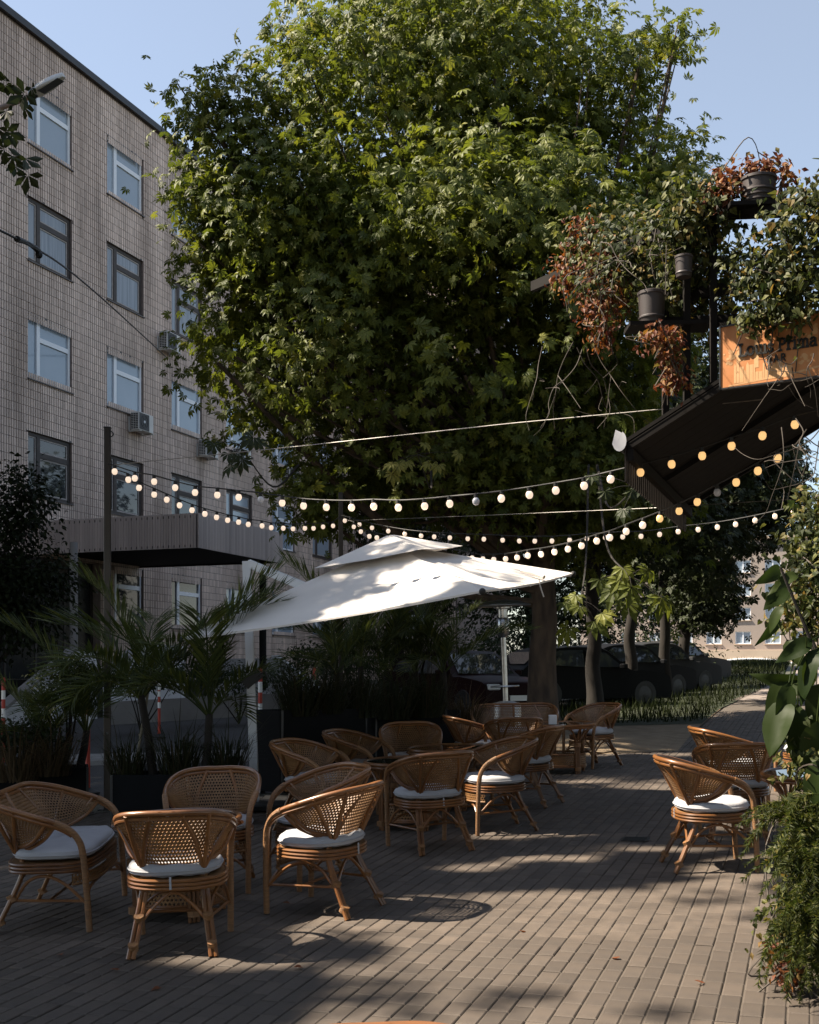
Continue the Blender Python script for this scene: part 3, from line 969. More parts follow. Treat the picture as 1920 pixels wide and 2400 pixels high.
# entrance canopy: ribbed sheet box on the front
CU0, CU1, CW, CZ0, CZ1 = 0.5, 5.64, 5.18, 5.08, 5.98
mb = MB()
mb.box(0.03, CW - 0.04, CU0 + 0.04, CU1 - 0.04, CZ0 + 0.05, CZ0 + 0.12)
mb.box(0.03, CW - 0.04, CU0 + 0.04, CU1 - 0.04, CZ1 - 0.2, CZ1 - 0.12)
mb.box(CW - 0.06, CW - 0.03, CU0 + 0.03, CU1 - 0.03, CZ0, CZ1); mb.box(0.02, CW - 0.06, CU0 + 0.03, CU0 + 0.06, CZ0, CZ1); mb.box(0.02, CW - 0.06, CU1 - 0.06, CU1 - 0.03, CZ0, CZ1)
can = obj('entrance_canopy', mb, ROOFDARK, bld)
ribs = MB(); rng = np.random.default_rng(2)
st = 0.085
for k in range(int((CW - 0.02) / st)):
    x = 0.02 + k * st
    ribs.box(x + 0.006, x + st - 0.006, CU0 - 0.012, CU0 + 0.028, CZ0 - 0.02, CZ1 + 0.02, a=rng.random() + .01)
for k in range(int((CU1 - CU0) / st)):
    u = CU0 + k * st
    ribs.box(CW - 0.028, CW + 0.012, u + 0.006, u + st - 0.006, CZ0 - 0.02, CZ1 + 0.02, a=rng.random() + .01)
obj('ribbed_sheet', ribs, CANOPY, can, kind='stuff')
riv = MB()
for k in range(int((CW - 0.02) / (2 * st))):
    for z in (CZ0 + 0.05, CZ1 - 0.05): riv.box(0.02 + 2 * k * st - 0.012, 0.02 + 2 * k * st + 0.012, CU0 - 0.018, CU0 - 0.011, z - 0.05, z + 0.02)
obj('slots', riv, DARKMETAL, can, kind='stuff')
# entrance below: recess, piers, columns, doors
mb = MB()
mb.box(0.02, 0.3, 3.0, 3.78, 1.2, 5.0); 
obj('pier', mb, GROUT, bld)
v, q, a = tiles(3.02, 3.77, 1.2, 5.0, [], np.random.default_rng(6))
vv = v.copy(); vv[:, 0] += 0.30
mb = MB(); mb.add(vv, q, a=a)
vv = np.stack([v[:, 1] - 3.02, 3.0 - v[:, 0], v[:, 2]], 1); vv = vv[(np.arange(len(vv)) // 8 * 0 + 1) > 0]
obj('pier_tiles', mb, TILE, bld, kind='stuff')
def bcol(px, Y, r=0.1):
    p = BINV @ at(px, 1400, Y)
    return p
p = bcol(173, 31.6)
mb = MB(); mb.lathe([(0.11, 1.15), (0.105, CZ0 + 0.05)], 14, (p.x, p.y, 0)); obj('column', mb, CONC, bld, smooth=True)
mb = MB(); mb.lathe([(0.11, 1.15), (0.105, CZ0 + 0.05)], 14, (CW - 0.5, CU1 - 0.4, 0)); obj('column', mb, ROOFDARK, bld, smooth=True)
DOORGLASS = pmat('entrance_glass_shade', (.010, .012, .014), (.016, .018, .02), rough=.25, spec=.2)  # near-black panes stand in for the deep shade below the canopy
mb = MB(); mb.box(0.03, 0.07, -9.0, 2.95, 4.6, 4.98); mb.box(0.03, 0.07, -9.0, 2.95, 0.9, 1.5)
for k in range(10): mb.box(0.03, 0.07, -9.0 + k * 1.32, -8.92 + k * 1.32, 1.5, 4.6)
d = obj('entrance_glazing', mb, OLDWOOD, bld)
for k in range(9): obj('pane', MB().box(0.035, 0.05, -8.91 + k * 1.32, -7.69 + k * 1.32, 1.51, 4.59), DOORGLASS, d)
# stair platform with flights both ways along the front
GROUTD = pmat('dark_step_stone', (.05, .048, .048), (.035, .034, .034), rough=.9)
stair = thing('entrance_steps', 'concrete entrance platform with two flights of steps and pale sloping parapets', 'steps', B0, -FA)
mb = MB(); mb.box(0.05, 4.2, 0.2, 7.2, -0.6, 1.45); obj('platform', mb, GROUTD, stair)
def flight(x0, x1, u_top, u_bot, z_top, z_bot, n=9):
    for k in range(n):
        ua, ub_ = u_top + (u_bot - u_top) * k / n, u_top + (u_bot - u_top) * (k + 1) / n
        z = z_top - (z_top - z_bot) * (k + 1) / n
        m = MB(); m.box(x0, x1, min(ua, ub_), max(ua, ub_), -0.6, z); obj('step', m, GROUTD, stair)
def parapet(x0, x1, pts, lo=-0.6):
    m = MB()
    poly = [(u, z) for u, z in pts] + [(pts[-1][0], lo), (pts[0][0], lo)]
    n = len(poly)
    V = [(x0, u, z) for u, z in poly] + [(x1, u, z) for u, z in poly]
    q = [(k, (k + 1) % n, n + (k + 1) % n, n + k) for k in range(n)]
    t = [(0, k, k + 1) for k in range(1, n - 1)] + [(n, n + k + 1, n + k) for k in range(1, n - 1)]
    m.add(V, q, t); return m
flight(2.0, 4.0, 0.2, -6.0, 1.45, 0.35, 10)
flight(2.0, 4.0, 7.2, 10.8, 1.45, 0.5)
obj('parapet', parapet(4.02, 4.24, [(-6.1, 0.9), (-3.6, 2.2), (-2.75, 2.2)]), WHITEWALL, stair)
obj('parapet', parapet(4.02, 4.24, [(-2.2, 1.72), (-.5, 2.42), (1.4, 2.42)]), WHITEWALL, stair)
obj('parapet', parapet(1.75, 1.98, [(-6.1, 0.6), (-3.6, 1.5), (1.4, 1.5)]), ROOFDARK, stair)
obj('parapet', parapet(4.02, 4.24, [(2.6, 1.2), (4.0, 2.1), (7.2, 2.15), (11.0, 0.85)]), CONC, stair)
obj('parapet', parapet(1.75, 1.98, [(7.2, 2.15), (11.0, 0.85)]), WHITEWALL, stair)
m = MB(); m.beam((4.13, 7.2, 2.2), (4.13, 11.05, 0.88), 0.3, 0.09, up=(0, 0, 1)); obj('coping', m, WHITEWALL, stair)
m = MB(); m.beam((4.13, -6.15, 0.92), (4.13, -3.6, 2.25), 0.3, 0.07, up=(0, 0, 1)); obj('coping', m, CONC, stair)
m = MB(); m.beam((4.13, -2.2, 1.76), (4.13, -.5, 2.47), 0.3, 0.07, up=(0, 0, 1)); obj('coping', m, CONC, stair)
# low planting wall in front of the steps
pw = thing('planting_wall', 'low concrete planting wall in front of the entrance steps', 'low wall', (0, 0, 0))
mb = MB()
a, b = at(250, 1662, 27.0), at(770, 1662, 30.5)
mb.beam((a.x, a.y, gz(a.x, a.y) + 0.2), (b.x, b.y, gz(b.x, b.y) + 0.2), 0.25, 0.6); obj('wall', mb, CONC, pw)

# air conditioners hung on the facade
def aircon():
    r = thing('air_conditioner', '', 'air conditioner', (0, 0, 0))
    mb = MB(); mb.bbox(0.10, 0.42, -0.42, 0.42, -0.29, 0.29, 0.015); obj('casing', mb, ACWHITE, r)
    mb = MB(); mb.box(0.42, 0.428, -0.40, 0.16, -0.26, 0.26); obj('fan_grille', mb, ACDARK, r)
    mb = MB(); mb.tube([(0.434, -0.12 + 0.2 * math.cos(t), 0.2 * math.sin(t)) for t in np.linspace(0, 2 * PI, 25)[:-1]], 0.006, 5, closed=True)
    for k in range(6): mb.beam((0.434, -0.12, 0), (0.434, -0.12 + 0.2 * math.cos(k * PI / 3), 0.2 * math.sin(k * PI / 3)), 0.006, 0.006)
    obj('fan_ring', mb, DARKMETAL, r)
    mb = MB(); mb.lathe([(0.045, 0.0), (0.045, 0.01), (0.001, 0.012)], 12); m = mb.mesh('hub', ALU); obj('hub', m, None, r, loc=(0.43, -0.12, 0), rot=(0, R(90), 0))
    mb = MB()
    for i in range(9):
        for k in range(3): mb.box(0.13 + k * 0.09, 0.20 + k * 0.09, -0.428, -0.419, -0.25 + i * 0.056, -0.212 + i * 0.056)
    obj('side_grille', mb, ACDARK, r)
    for y in (-0.36, 0.36):
        mb = MB(); mb.box(0.0, 0.46, y - 0.02, y + 0.02, -0.33, -0.295); mb.box(0.0, 0.04, y - 0.02, y + 0.02, -0.33, 0.15); obj('bracket', mb, ACWHITE, r)
    return r
ac0 = aircon()
ACS = [((2.62 + 2.7, 9.72), 'air conditioner under the white window above the canopy, fully in view'), ((9.55, 9.62), 'air conditioner below the next white window along, touching no leaves'),
       ((12.05, 9.75), 'air conditioner half hidden by hanging chestnut leaves below the third-floor windows'), ((7.0, 12.75), 'air conditioner tucked into the chestnut leaves above the others'), ((16.2, 9.7), 'air conditioner at the end of the row, low among the small leaves')]
acs = [ac0]
kd = kids_of(ac0)
for _ in ACS[1:]: acs.append(copy_tree(ac0, kd))
for o, ((u, z), lab) in zip(acs, ACS):
    o.matrix_world = BM @ Matrix.Translation((0.03, u, z))
    tag(o, lab, 'air conditioner', 'air conditioners on the tiled facade')

# overhead cable with its clamp, from beyond the picture to the facade
mb = MB()
pts = catmull([at(-160, 480, 16), at(40, 560, 18), at(200, 665, 25), BM @ Vector((0.06, 7.2, 12.3))], 10)
mb.tube(pts, 0.018, 6)
cb = obj('overhead_cable', mb, RUBBER)
tag(cb, 'thick black overhead cable sagging across the tiled facade', 'cable')
mb = MB()
p = pts[10]; q = pts[13]
mb.tube([p, (p + q) / 2 + np.array((0, 0, .03)), q], [0.05, 0.03, 0.05], 8); mb.sphere(q + np.array((0.02, 0, -0.08)), 0.06, 10, 6)
obj('cable_clamp', mb, RUBBER, cb)
# ================================================================== rattan furniture
RIM = [(0, -.375, .80), (.13, -.365, .80), (.24, -.305, .788), (.305, -.185, .757), (.325, -.04, .712), (.316, .09, .668), (.296, .18, .612), (.280, .228, .535), (.272, .242, .45)]
LOW = [(0, -.205, .475), (.08, -.20, .475), (.15, -.165, .48), (.215, -.085, .505), (.268, .01, .56), (.303, .088, .645)]
def widen(p, ex):
    x, y, z = p
    s = math.copysign(1, x) if abs(x) > 1e-6 else 0
    return (x + s * ex * min(1, abs(x) / 0.13), y, z)
def mirror(pts, ex, n=6, extra=0):
    r = [widen(p, ex) for p in pts]
    if ex > 0:
        c = pts[0]
        r = [(0, c[1], c[2])] + [(ex * 0.55, c[1], c[2])] + r[1:]
    l = [(-x, y, z) for x, y, z in r[1:]][::-1]
    return catmull(l + r, n)
def resample(P, n):
    d = np.concatenate([[0], np.cumsum(np.linalg.norm(np.diff(P, axis=0), axis=1))])
    t = np.linspace(0, d[-1], n)
    return np.stack([np.interp(t, d, P[:, k]) for k in range(3)], 1), d[-1]
def lattice(mb, top, bot, cell=0.023, thick=0.0035, bulge=0.0, rows=None):
    """woven cane panel with real holes between two edge lines"""
    T, L = resample(top, 2); nu = max(4, int(resample(top, 2)[1] / cell))
    T, _ = resample(top, nu * 2 + 1); Bm, _ = resample(bot, nu * 2 + 1)
    hmax = np.max(np.linalg.norm(T - Bm, axis=1)); nv = rows or max(3, int(hmax / cell))
    W = np.linspace(0, 1, nv * 2 + 1)
    G = Bm[:, None, :] + (T - Bm)[:, None, :] * W[None, :, None]
    # normals
    du = np.gradient(G, axis=0); dv = np.gradient(G, axis=1)
    nn = np.cross(du, dv); nn /= np.linalg.norm(nn, axis=2)[..., None] + 1e-9
    G = G + nn * (bulge * np.sin(PI * W))[None, :, None]
    def P(i, j): return G[i, j]
    V, Q = [], []
    for j in range(nv):
        sh = j % 2
        for i in range(nu):
            i0 = 2 * i + sh
            if i0 + 2 > 2 * nu: i0 = 2 * nu - 2
            j0 = 2 * j
            c = G[i0 + 1, j0 + 1]; nrm = nn[i0 + 1, j0 + 1] * thick
            ring = [G[i0, j0], G[i0 + 1, j0], G[i0 + 2, j0], G[i0 + 2, j0 + 1], G[i0 + 2, j0 + 2], G[i0 + 1, j0 + 2], G[i0, j0 + 2], G[i0, j0 + 1]]
            sc = [0.42, 0.74, 0.42, 0.74, 0.42, 0.74, 0.42, 0.74]
            inner = [c + (r - c) * s for r, s in zip(ring, sc)]
            b = len(V)
            V += [r + nrm for r in ring] + [r + nrm for r in inner] + [r - nrm for r in ring] + [r - nrm for r in inner]
            for k in range(8):
                k2 = (k + 1) % 8
                Q.append((b + k, b + k2, b + 8 + k2, b + 8 + k))
                Q.append((b + 16 + k2, b + 16 + k, b + 24 + k, b + 24 + k2))
                Q.append((b + 8 + k, b + 8 + k2, b + 24 + k2, b + 24 + k))
    mb.add(V, Q)
def sel(rx, ry, e=2.6, n=40, cy=0.0):
    t = np.linspace(0, 2 * PI, n + 1)[:-1]
    return np.stack([rx * np.sign(np.cos(t)) * np.abs(np.cos(t)) ** (2 / e), cy + ry * np.sign(np.sin(t)) * np.abs(np.sin(t)) ** (2 / e)], 1)

def make_seat(name, label, cat, ex=0.0):
    r = thing(name, label, cat)
    rim = mirror(RIM, ex, 7)
    mb = MB(); mb.tube(rim, 0.0165, 9)
    inner = rim * 1.0; inner = inner + np.array((0, 0.004, -0.03)); k = len(inner) // 9
    mb.tube(inner[k:-k], 0.012, 7)
    obj('rim', mb, RATTAN, r, smooth=True)
    # wrapped forward ends of the arms
    n = len(rim)
    for seg in (rim[-22:], rim[:22]):
        mb = MB(); mb.tube(seg, 0.0205, 9); obj('arm_wrapping', mb, WRAP, r, smooth=True)
    top = mirror(RIM[:6], ex, 6); bot = mirror(LOW, ex, 6)
    top = top + np.array((0, 0.004, -0.035))
    mb = MB(); lattice(mb, top, bot, 0.0235, bulge=-0.012)
    obj('woven_back', mb, RATTANLT, r)
    mb = MB(); mb.tube(bot, 0.011, 7); obj('lower_rail', mb, RATTAN, r, smooth=True)
    hx = 0.272 + ex
    for s in (-1, 1):
        mb = MB(); mb.tube([(s * (hx - .012), .262, 0), (s * (hx - .006), .256, .2), (s * hx, .242, .47)], [0.0195, 0.020, 0.020], 10)
        obj('leg', mb, WRAP, r, smooth=True)
    for s in (-1, 1):
        mb = MB()
        for o in (-0.014, 0.014):
            c = catmull([(s * (.225 + ex) + o, -.315, 0), (s * (.190 + ex) + o, -.215, .2), (s * (.168 + ex) + o * .8, -.15, .36), (s * (.16 + ex) + o * .7, -.165, .48)], 5)
            mb.tube(c, 0.0135, 8)
        l = obj('leg', mb, RATTAN, r, smooth=True)
        for z, y, x in ((.06, -.284, .2145), (.2, -.215, .19), (.37, -.15, .168)):
            mb = MB(); c = np.array((s * (x + ex), y, z)); mb.tube([c + (0, 0.01, -.02), c - (0, 0.01, -.02)], 0.0285, 9)
            obj('binding', mb, WRAP, l, smooth=True)
        # back braces outside the weave
        mb = MB()
        a = (s * (.165 + ex), -.185, .455)
        mb.tube(catmull([a, (s * (.20 + ex), -.26, .62), (s * (.225 + ex), -.335, .785)], 5), 0.0125, 8)
        mb.tube(catmull([a, (s * (.245 + ex), -.17, .60), (s * (.322 + ex), -.15, .745)], 5), 0.0125, 8)
        mb.tube(catmull([a, (s * (.14 + ex * .9), -.265, .62), (s * (.085 + ex * .8), -.375, .785)], 5), 0.0125, 8)
        mb.tube(catmull([(s * (.165 + ex), -.18, .50), (s * (.26 + ex), -.06, .545), (s * (.318 + ex), .05, .675)], 5), 0.0125, 8)
        obj('back_brace', mb, RATTAN, r, smooth=True)
    if ex > 0:
        mb = MB(); mb.tube([(0, -.19, .44), (0, -.28, .62), (0, -.375, .79)], 0.016, 8); obj('back_brace', mb, RATTAN, r, smooth=True)
    mb = MB()
    for i, z in enumerate((.366, .388, .410)):
        s = sel(.272 + ex, .258, 2.5 + (1.5 if ex else 0), 44); mb.tube([(x, y, z) for x, y in s], 0.0105, 7, closed=True)
    obj('seat_frame', mb, RATTAN, r, smooth=True)
    s = sel(.262 + ex, .25, 2.5 + (1.5 if ex else 0), 44)
    mb = MB(); V = [(x, y, .417) for x, y in s] + [(0, 0, .417)]
    mb.add(V, None, [(44, k, (k + 1) % 44) for k in range(44)]); obj('seat_panel', mb, RATTANLT, r)
    # front apron
    n = 24
    xs = np.linspace(-(.235 + ex), .235 + ex, n)
    ya = .262 * np.clip(1 - (np.abs(xs) / (.272 + ex)) ** (2.6 + (1.5 if ex else 0)), 0, 1) ** (1 / 2.6)
    tp = np.stack([xs, ya + 0.006, np.full(n, .345)], 1); bt = np.stack([xs, ya + 0.006, np.full(n, .282)], 1)
    mb = MB(); lattice(mb, tp, bt, 0.024); mb.tube(bt, 0.009, 6); obj('apron', mb, RATTANLT, r)
    # arched stretchers on all four sides and low rails
    A = [((hx - .01, .25, .17), (hx - .02, .12, .29), (.24 + ex, 0, .338), (.21 + ex, -.11, .30), (.186 + ex, -.20, .18))]
    for s in (-1, 1):
        mb = MB(); mb.tube(catmull([(s * x, y, z) for x, y, z in A[0]], 5), 0.010, 7); obj('stretcher', mb, RATTAN, r, smooth=True)
    mb = MB(); mb.tube(catmull([(-(.186 + ex), -.212, .17), (-(.10 + ex), -.20, .27), (0, -.19, .335), (.10 + ex, -.20, .27), (.186 + ex, -.212, .17)], 5), 0.010, 7); obj('stretcher', mb, RATTAN, r, smooth=True)
    mb = MB(); mb.tube(catmull([(-(hx - .01), .255, .16), (-(.15 + ex), .245, .245), (0, .24, .255), (.15 + ex, .245, .245), (hx - .01, .255, .16)], 5), 0.010, 7); obj('stretcher', mb, RATTAN, r, smooth=True)
    mb = MB()
    for s in (-1, 1): mb.tube([(s * (hx - .01), .25, .185), (s * (.186 + ex), -.205, .185)], 0.009, 7)
    mb.tube([(-(.23 + ex), .02, .185), (.23 + ex, .02, .185)], 0.009, 7); obj('cross_rail', mb, RATTAN, r, smooth=True)
    # cushion
    e = 2.5 + (1.5 if ex else 0)
    prof = [(0.90, .424), (0.985, .437), (1.0, .456), (0.985, .476), (0.93, .490), (0.75, .498), (0.4, .502), (0.001, .503)]
    mb = MB(); V = []
    for f, z in prof:
        V.append([(x * f, y * f + .006, z + (0.006 * math.sin(x * 37) * math.sin(y * 41) if f < 0.95 else 0)) for x, y in sel(.262 + ex, .256, e, 48)])
    mb.grid([list(row) + [row[0]] for row in V])
    cu = obj('cushion', mb, CUSHION, r, smooth=True)
    mb = MB(); mb.tube([(x, y + .006, .456) for x, y in sel(.264 + ex, .258, e, 48)], 0.005, 6, closed=True); obj('piping', mb, CUSHION, cu, smooth=True)
    # little tie hanging under the cushion
    mb = MB(); mb.box(-.006, .006, -.268, -.262, .36, .43); obj('tie', mb, CUSHION, cu)
    return r

def make_table(label):
    r = thing('rattan_table', label, 'table')
    mb = MB(); mb.lathe([(0.001, .598), (.372, .598), (.378, .602), (.378, .608), (.372, .611), (0.001, .611)], 48); obj('glass_top', mb, TGLASS, r)
    mb = MB()
    for R_, z, q in ((.392, .603, .018), (.385, .573, .013)):
        mb.tube([(R_ * math.cos(t), R_ * math.sin(t), z) for t in np.linspace(0, 2 * PI, 49)[:-1]], q, 8, closed=True)
    obj('top_rim', mb, RATTAN, r, smooth=True)
    for k in range(4):
        a = PI / 4 + k * PI / 2
        def P(rad, off, z): return (rad * math.cos(a) - off * math.sin(a), rad * math.sin(a) + off * math.cos(a), z)
        mb = MB()
        for o in (-1, 0, 1):
            mb.tube(catmull([P(.385 - abs(o) * .02, o * .19, .575), P(.33, o * .10, .53), P(.295, o * .035, .42), P(.285, o * .027, .3), P(.285, o * .026, 0)], 6), 0.0125, 7)
        l = obj('leg', mb, RATTAN, r, smooth=True)
        for z in (.36, .06):
            mb = MB(); c = np.array(P(.287, 0, z)); mb.tube([c - (0, 0, .022), c + (0, 0, .022)], 0.042, 9); obj('binding', mb, WRAP, l, smooth=True)
    mb = MB()
    n = 40
    c = np.array([(.27 * math.cos(t), .27 * math.sin(t), .235) for t in np.linspace(0, 2 * PI, n)]); d = c - (0, 0, .13)
    lattice(mb, c, d, .026)
    obj('shelf_basket', mb, RATTANLT, r)
    mb = MB()
    for z in (.24, .10, .085): mb.tube([(.272 * math.cos(t), .272 * math.sin(t), z) for t in np.linspace(0, 2 * PI, 41)[:-1]], .011, 7, closed=True)
    mb.lathe([(.001, .105), (.265, .105)], 32); obj('shelf', mb, RATTAN, r, smooth=True)
    return r

CH0 = make_seat('rattan_chair', '', 'chair')
BE0 = make_seat('rattan_bench', '', 'bench', 0.25)
TA0 = make_table('')
KDS = kids_of(None)
used = set()
KD2 = {}
def place(proto, x, y, f, label, group, hs=1.0):
    """f: the direction the seat looks in (x, y)"""
    o = proto if proto not in used else copy_tree(proto, KDS)
    used.add(proto)
    a = math.atan2(-f[0], f[1])
    for c in (KD2.get(o) or [x for x in COL.objects if x.parent is o]):
        if c.name.startswith('cushion'): c.rotation_euler = (random.uniform(-.012, .012), random.uniform(-.015, .015), random.uniform(-.06, .06)); c.location = (random.uniform(-.008, .008), random.uniform(-.012, .006), .003)
    o.matrix_world = Matrix.Translation((x, y, gz(x, y) + 0.004)) @ GM.to_4x4() @ Matrix.Rotation(a, 4, 'Z') @ Matrix.Scale(hs, 4)
    return tag(o, label, o['category'], group)
GC = 'rattan armchairs of the terrace'
CHAIRS = [
 (-1.31, 6.83, (-.05, 1), 'rattan armchair with its back turned, its top rim catching orange sun at one end'),
 (-1.37, 8.42, (.03, -1), 'rattan armchair facing the viewer in front of the tall black planter'),
 (-.55, 7.66, (-.885, .466), 'rattan armchair whose looped back throws its shadow on the sunlit bricks'),
 (-.66, 8.55, (-.86, -.5), 'rattan armchair tucked just behind the one that throws the looped shadow'),
 (-.86, 11.0, (.9, -.43), 'rattan armchair beside the black grass planter near the parasol foot'),
 (.17, 9.8, (-.42, .9), 'rattan armchair with turned back drawn up to the table with the basket shelf'),
 (.76, 10.66, (-.95, -.3), 'rattan armchair with sunlit yellow arm and leg and a pale cushion'),
 (1.2, 12.25, (-.86, .5), 'dark rattan armchair with crossed splayed legs behind the sunlit one'),
 (1.2, 13.75, (-.1, 1), 'rattan armchair seen from behind against the far bench, black against it'),
 (.80, 14.1, (.9, .2), 'rattan armchair seen side on at one end of the far bench, cushion showing'),
 (.03, 12.8, (.05, -1), 'rattan armchair with a broad lit woven back in front of the palm planters'),
 (-.46, 12.1, (.93, -.36), 'rattan armchair in deep shade between two others by the palm planters'),
 (2.4, 15.68, (-.8, -.6), 'lone rattan armchair at the edge of the sunlit soil, farthest of all'),
 (2.2, 8.72, (1, .02), 'rattan armchair side on in the open paving, looking at the glass table by the ivy'),
 (2.72, 9.98, (.15, 1), 'rattan armchair with its dark holed back turned, just behind the side-on one by the ivy'),
 (3.08, 11.4, (1, .05), 'rattan armchair whose corner rises behind the dark holed back by the ivy'),
 (4.25, 12.6, (-.9, -.4), 'rattan armchair half hidden behind the big drooping leaves'),
]
for (x, y, f, lab) in CHAIRS: place(CH0, x, y, f, lab, GC)
GB = 'rattan two-seat benches'
place(BE0, -2.2, 7.68, (1, .03), 'rattan two-seat bench with one long pale cushion, cut by the picture edge', GB)
place(BE0, 1.42, 16.0, (-.06, -1), 'wide rattan bench before the trunks and the patio heater', GB)
GT = 'round rattan tables with dark glass'
for (x, y, lab) in [(-1.46, 7.6, 'round rattan table hidden among the bench and the chairs around it'), (.0, 10.9, 'round rattan table with a woven basket shelf under its glass'),
                    (.40, 12.1, 'round rattan table behind the one with the basket shelf showing'), (1.95, 15.05, 'round rattan table beside the farthest lone chair'),
                    (3.12, 9.15, 'round rattan table with sky mirrored in its dark glass, by the ivy')]:
    place(TA0, x, y, (0.3, 1), lab, GT)
# the chair whose rim just enters at the lower picture edge
place(CH0, -.05, 2.41, (.03, -1), 'rattan armchair of which only the sunlit top rim shows at the lower picture edge', GC, 1.0)
# napkin holder on the far table
mb = MB(); mb.bbox(-.05, .05, -.03, .03, 0, .12, .006)
o = obj('napkin_holder', mb, ALU, loc=(1.78, 14.85, gz(1.8, 15) + .615)); tag(o, 'small white napkin holder on the table by the lone chair', 'napkin holder')

# ================================================================== parasol
uc = Vector((-.195, 12.05, 0)); ub = R(22.5)
eL = Vector((-math.cos(ub), -math.sin(ub), 0)); eN = Vector((math.sin(ub), -math.cos(ub), 0))
par = thing('cantilever_parasol', 'big square off-white cantilever parasol with a second small top, tilted', 'parasol', gp(598, 1890))
PINVW = par.matrix_world.inverted()
def cor(v, f, dz=0.0):
    s = 2.12 * f
    p = uc + v * s
    z = 2.39 + (-.376 if v is eL else (.376 if v == -eL else 0.0)) * f + (1 - f) * .60 + dz
    return Vector((p.x, p.y, z))
CORN = [eL, eN, -eL, -eN]
def canopy(f0, f1, dz, sag, nn=14, wob=0.008, seed=1):
    rg = np.random.default_rng(seed)
    mb = MB()
    for k in range(4):
        a, b = CORN[k], CORN[(k + 1) % 4]
        G = []
        for i in range(nn + 1):
            f = f0 + (f1 - f0) * i / nn
            A, B = cor(a, f, dz), cor(b, f, dz)
            row = []
            for j in range(nn + 1):
                t = j / nn
                p = A.lerp(B, t)
                s = math.sin(PI * t)
                p.z -= sag * s * (i / nn) * (0.4 + 0.6 * math.sin(PI * i / nn)) * 2
                p.z += wob * (math.sin(11 * t + 3 * k + 5 * i / nn) + .8 * math.sin(23 * t - 9 * i / nn + k) + .5 * math.sin(37 * t + 17 * i / nn)) * s * math.sin(PI * (.12 + .8 * i / nn))
                row.append(p)
            G.append(row)
        mb.grid(G)
    return mb
def local(mb):
    mb.V = [np.array([tuple(PINVW @ Vector(v)) for v in a]) for a in mb.V]
    return mb
cano = obj('canopy', local(canopy(0.14, 1.0, 0.0, 0.035, 30)), FABRIC, par, smooth=True)
obj('top_vent', local(canopy(0.02, 0.38, 0.10, 0.012, 10, 0.006)), FABRIC, par, smooth=True)
# hem, thick edge
for k in range(4):
    a, b = cor(CORN[k], 1.0), cor(CORN[(k + 1) % 4], 1.0)
    m = MB(); G = []
    for j in range(15):
        p = a.lerp(b, j / 14); p.z -= 0.035 * math.sin(PI * j / 14) * 0.8
        G.append((p, p - Vector((0, 0, 0.018))))
    m.grid(G); obj('hem', local(m), FABRIC, cano)
hub = Vector((uc.x, uc.y, 2.86))
for k in range(8):
    v = CORN[k // 2] if k % 2 == 0 else None
    e = cor(CORN[k // 2], .985, -.03) if k % 2 == 0 else (cor(CORN[k // 2], .985, -.05).lerp(cor(CORN[(k // 2 + 1) % 4], .985, -.05), .5))
    m = MB(); m.beam(hub - Vector((0, 0, .02)), e, .022, .03); obj('rib', local(m), ALU, par)
for k in range(4):
    e = cor(CORN[k], 1.0, -.01); m = MB(); m.sphere(e, .03, 8, 6); obj('corner_cap', local(m), RUBBER, par)
m = MB(); m.lathe([(.05, -.12), (.05, .05)], 12, hub); obj('hub', local(m), ALU, par)
base_p = gp(598, 1890); topm = at(578, 1316, 12.75)
topm = Vector((topm.x, topm.y, topm.z))
m = MB(); d = topm - base_p
m.beam(base_p + Vector((0, 0, .05)), topm, .085, .07, up=(0, 1, 0)); obj('mast', local(m), ALU, par)
bend_ = at(810, 1414, 12.3)
m = MB(); m.beam(topm + Vector((0.02, 0, -.02)), bend_, .055, .075, up=(0, 0, 1)); m.beam(topm + Vector((0.02, 0.03, -.02)), bend_ + Vector((0, .03, 0)), .02, .095, up=(0, 0, 1)); m.beam(bend_, Vector((hub.x, hub.y, hub.z - .1)), .04, .05); obj('boom', local(m), ALU, par)
mid = base_p.lerp(topm, .52)
m = MB(); m.beam(mid - Vector((.06, 0, .07)), mid + Vector((.1, 0, .07)), .12, .12); m.tube([mid + Vector((.08, -.05, .02)), mid + Vector((.16, -.07, .08)), mid + Vector((.2, -.07, -.02))], .012, 7); obj('crank_housing', local(m), DARKMETAL, par)
m = MB()
m.beam(base_p + Vector((-.5, 0, .03)), base_p + Vector((.5, 0, .03)), .06, .05); m.beam(base_p + Vector((0, -.5, .03)), base_p + Vector((0, .5, .03)), .06, .05); obj('cross_base', local(m), DARKMETAL, par)
for (dx, dy) in ((-.27, -.27), (.27, -.27), (-.27, .27), (.27, .27)):
    m = MB(); m.bbox(dx - .23, dx + .23, dy - .23, dy + .23, .0, .07, .015); obj('weight', m, DARKMETAL, par)
# rolled strap and hanging tie on the cloth
a = at(1186, 1344, 12.0); b = at(1246, 1362, 11.9)
ztop = lambda p: p
m = MB(); 
sp = uc + (-eL) * 1.2 + eN * .55; ep = uc + (-eL) * 1.32 + eN * .8
def cloth_z(p):
    q = p - uc
    l, n_ = q.dot(eL) / 2.12, q.dot(eN) / 2.12
    f = abs(l) + abs(n_)
    return 2.39 - .376 * l + (1 - f) * .60
sp.z, ep.z = cloth_z(sp) + .012, cloth_z(ep) + .012
m.tube([sp, sp.lerp(ep, .5) + Vector((0, 0, .012)), ep], [.022, .028, .022], 8); obj('rolled_strap', local(m), FABRIC, par, smooth=True)
tp_ = cor(eN, 1).lerp(cor(-eL, 1), .56)
m = MB(); m.tube(catmull([tp_, tp_ + Vector((.02, 0, -.08)), tp_ + Vector((.05, 0, -.17))], 4), .007, 5); obj('hanging_tie', local(m), FABRIC, par)

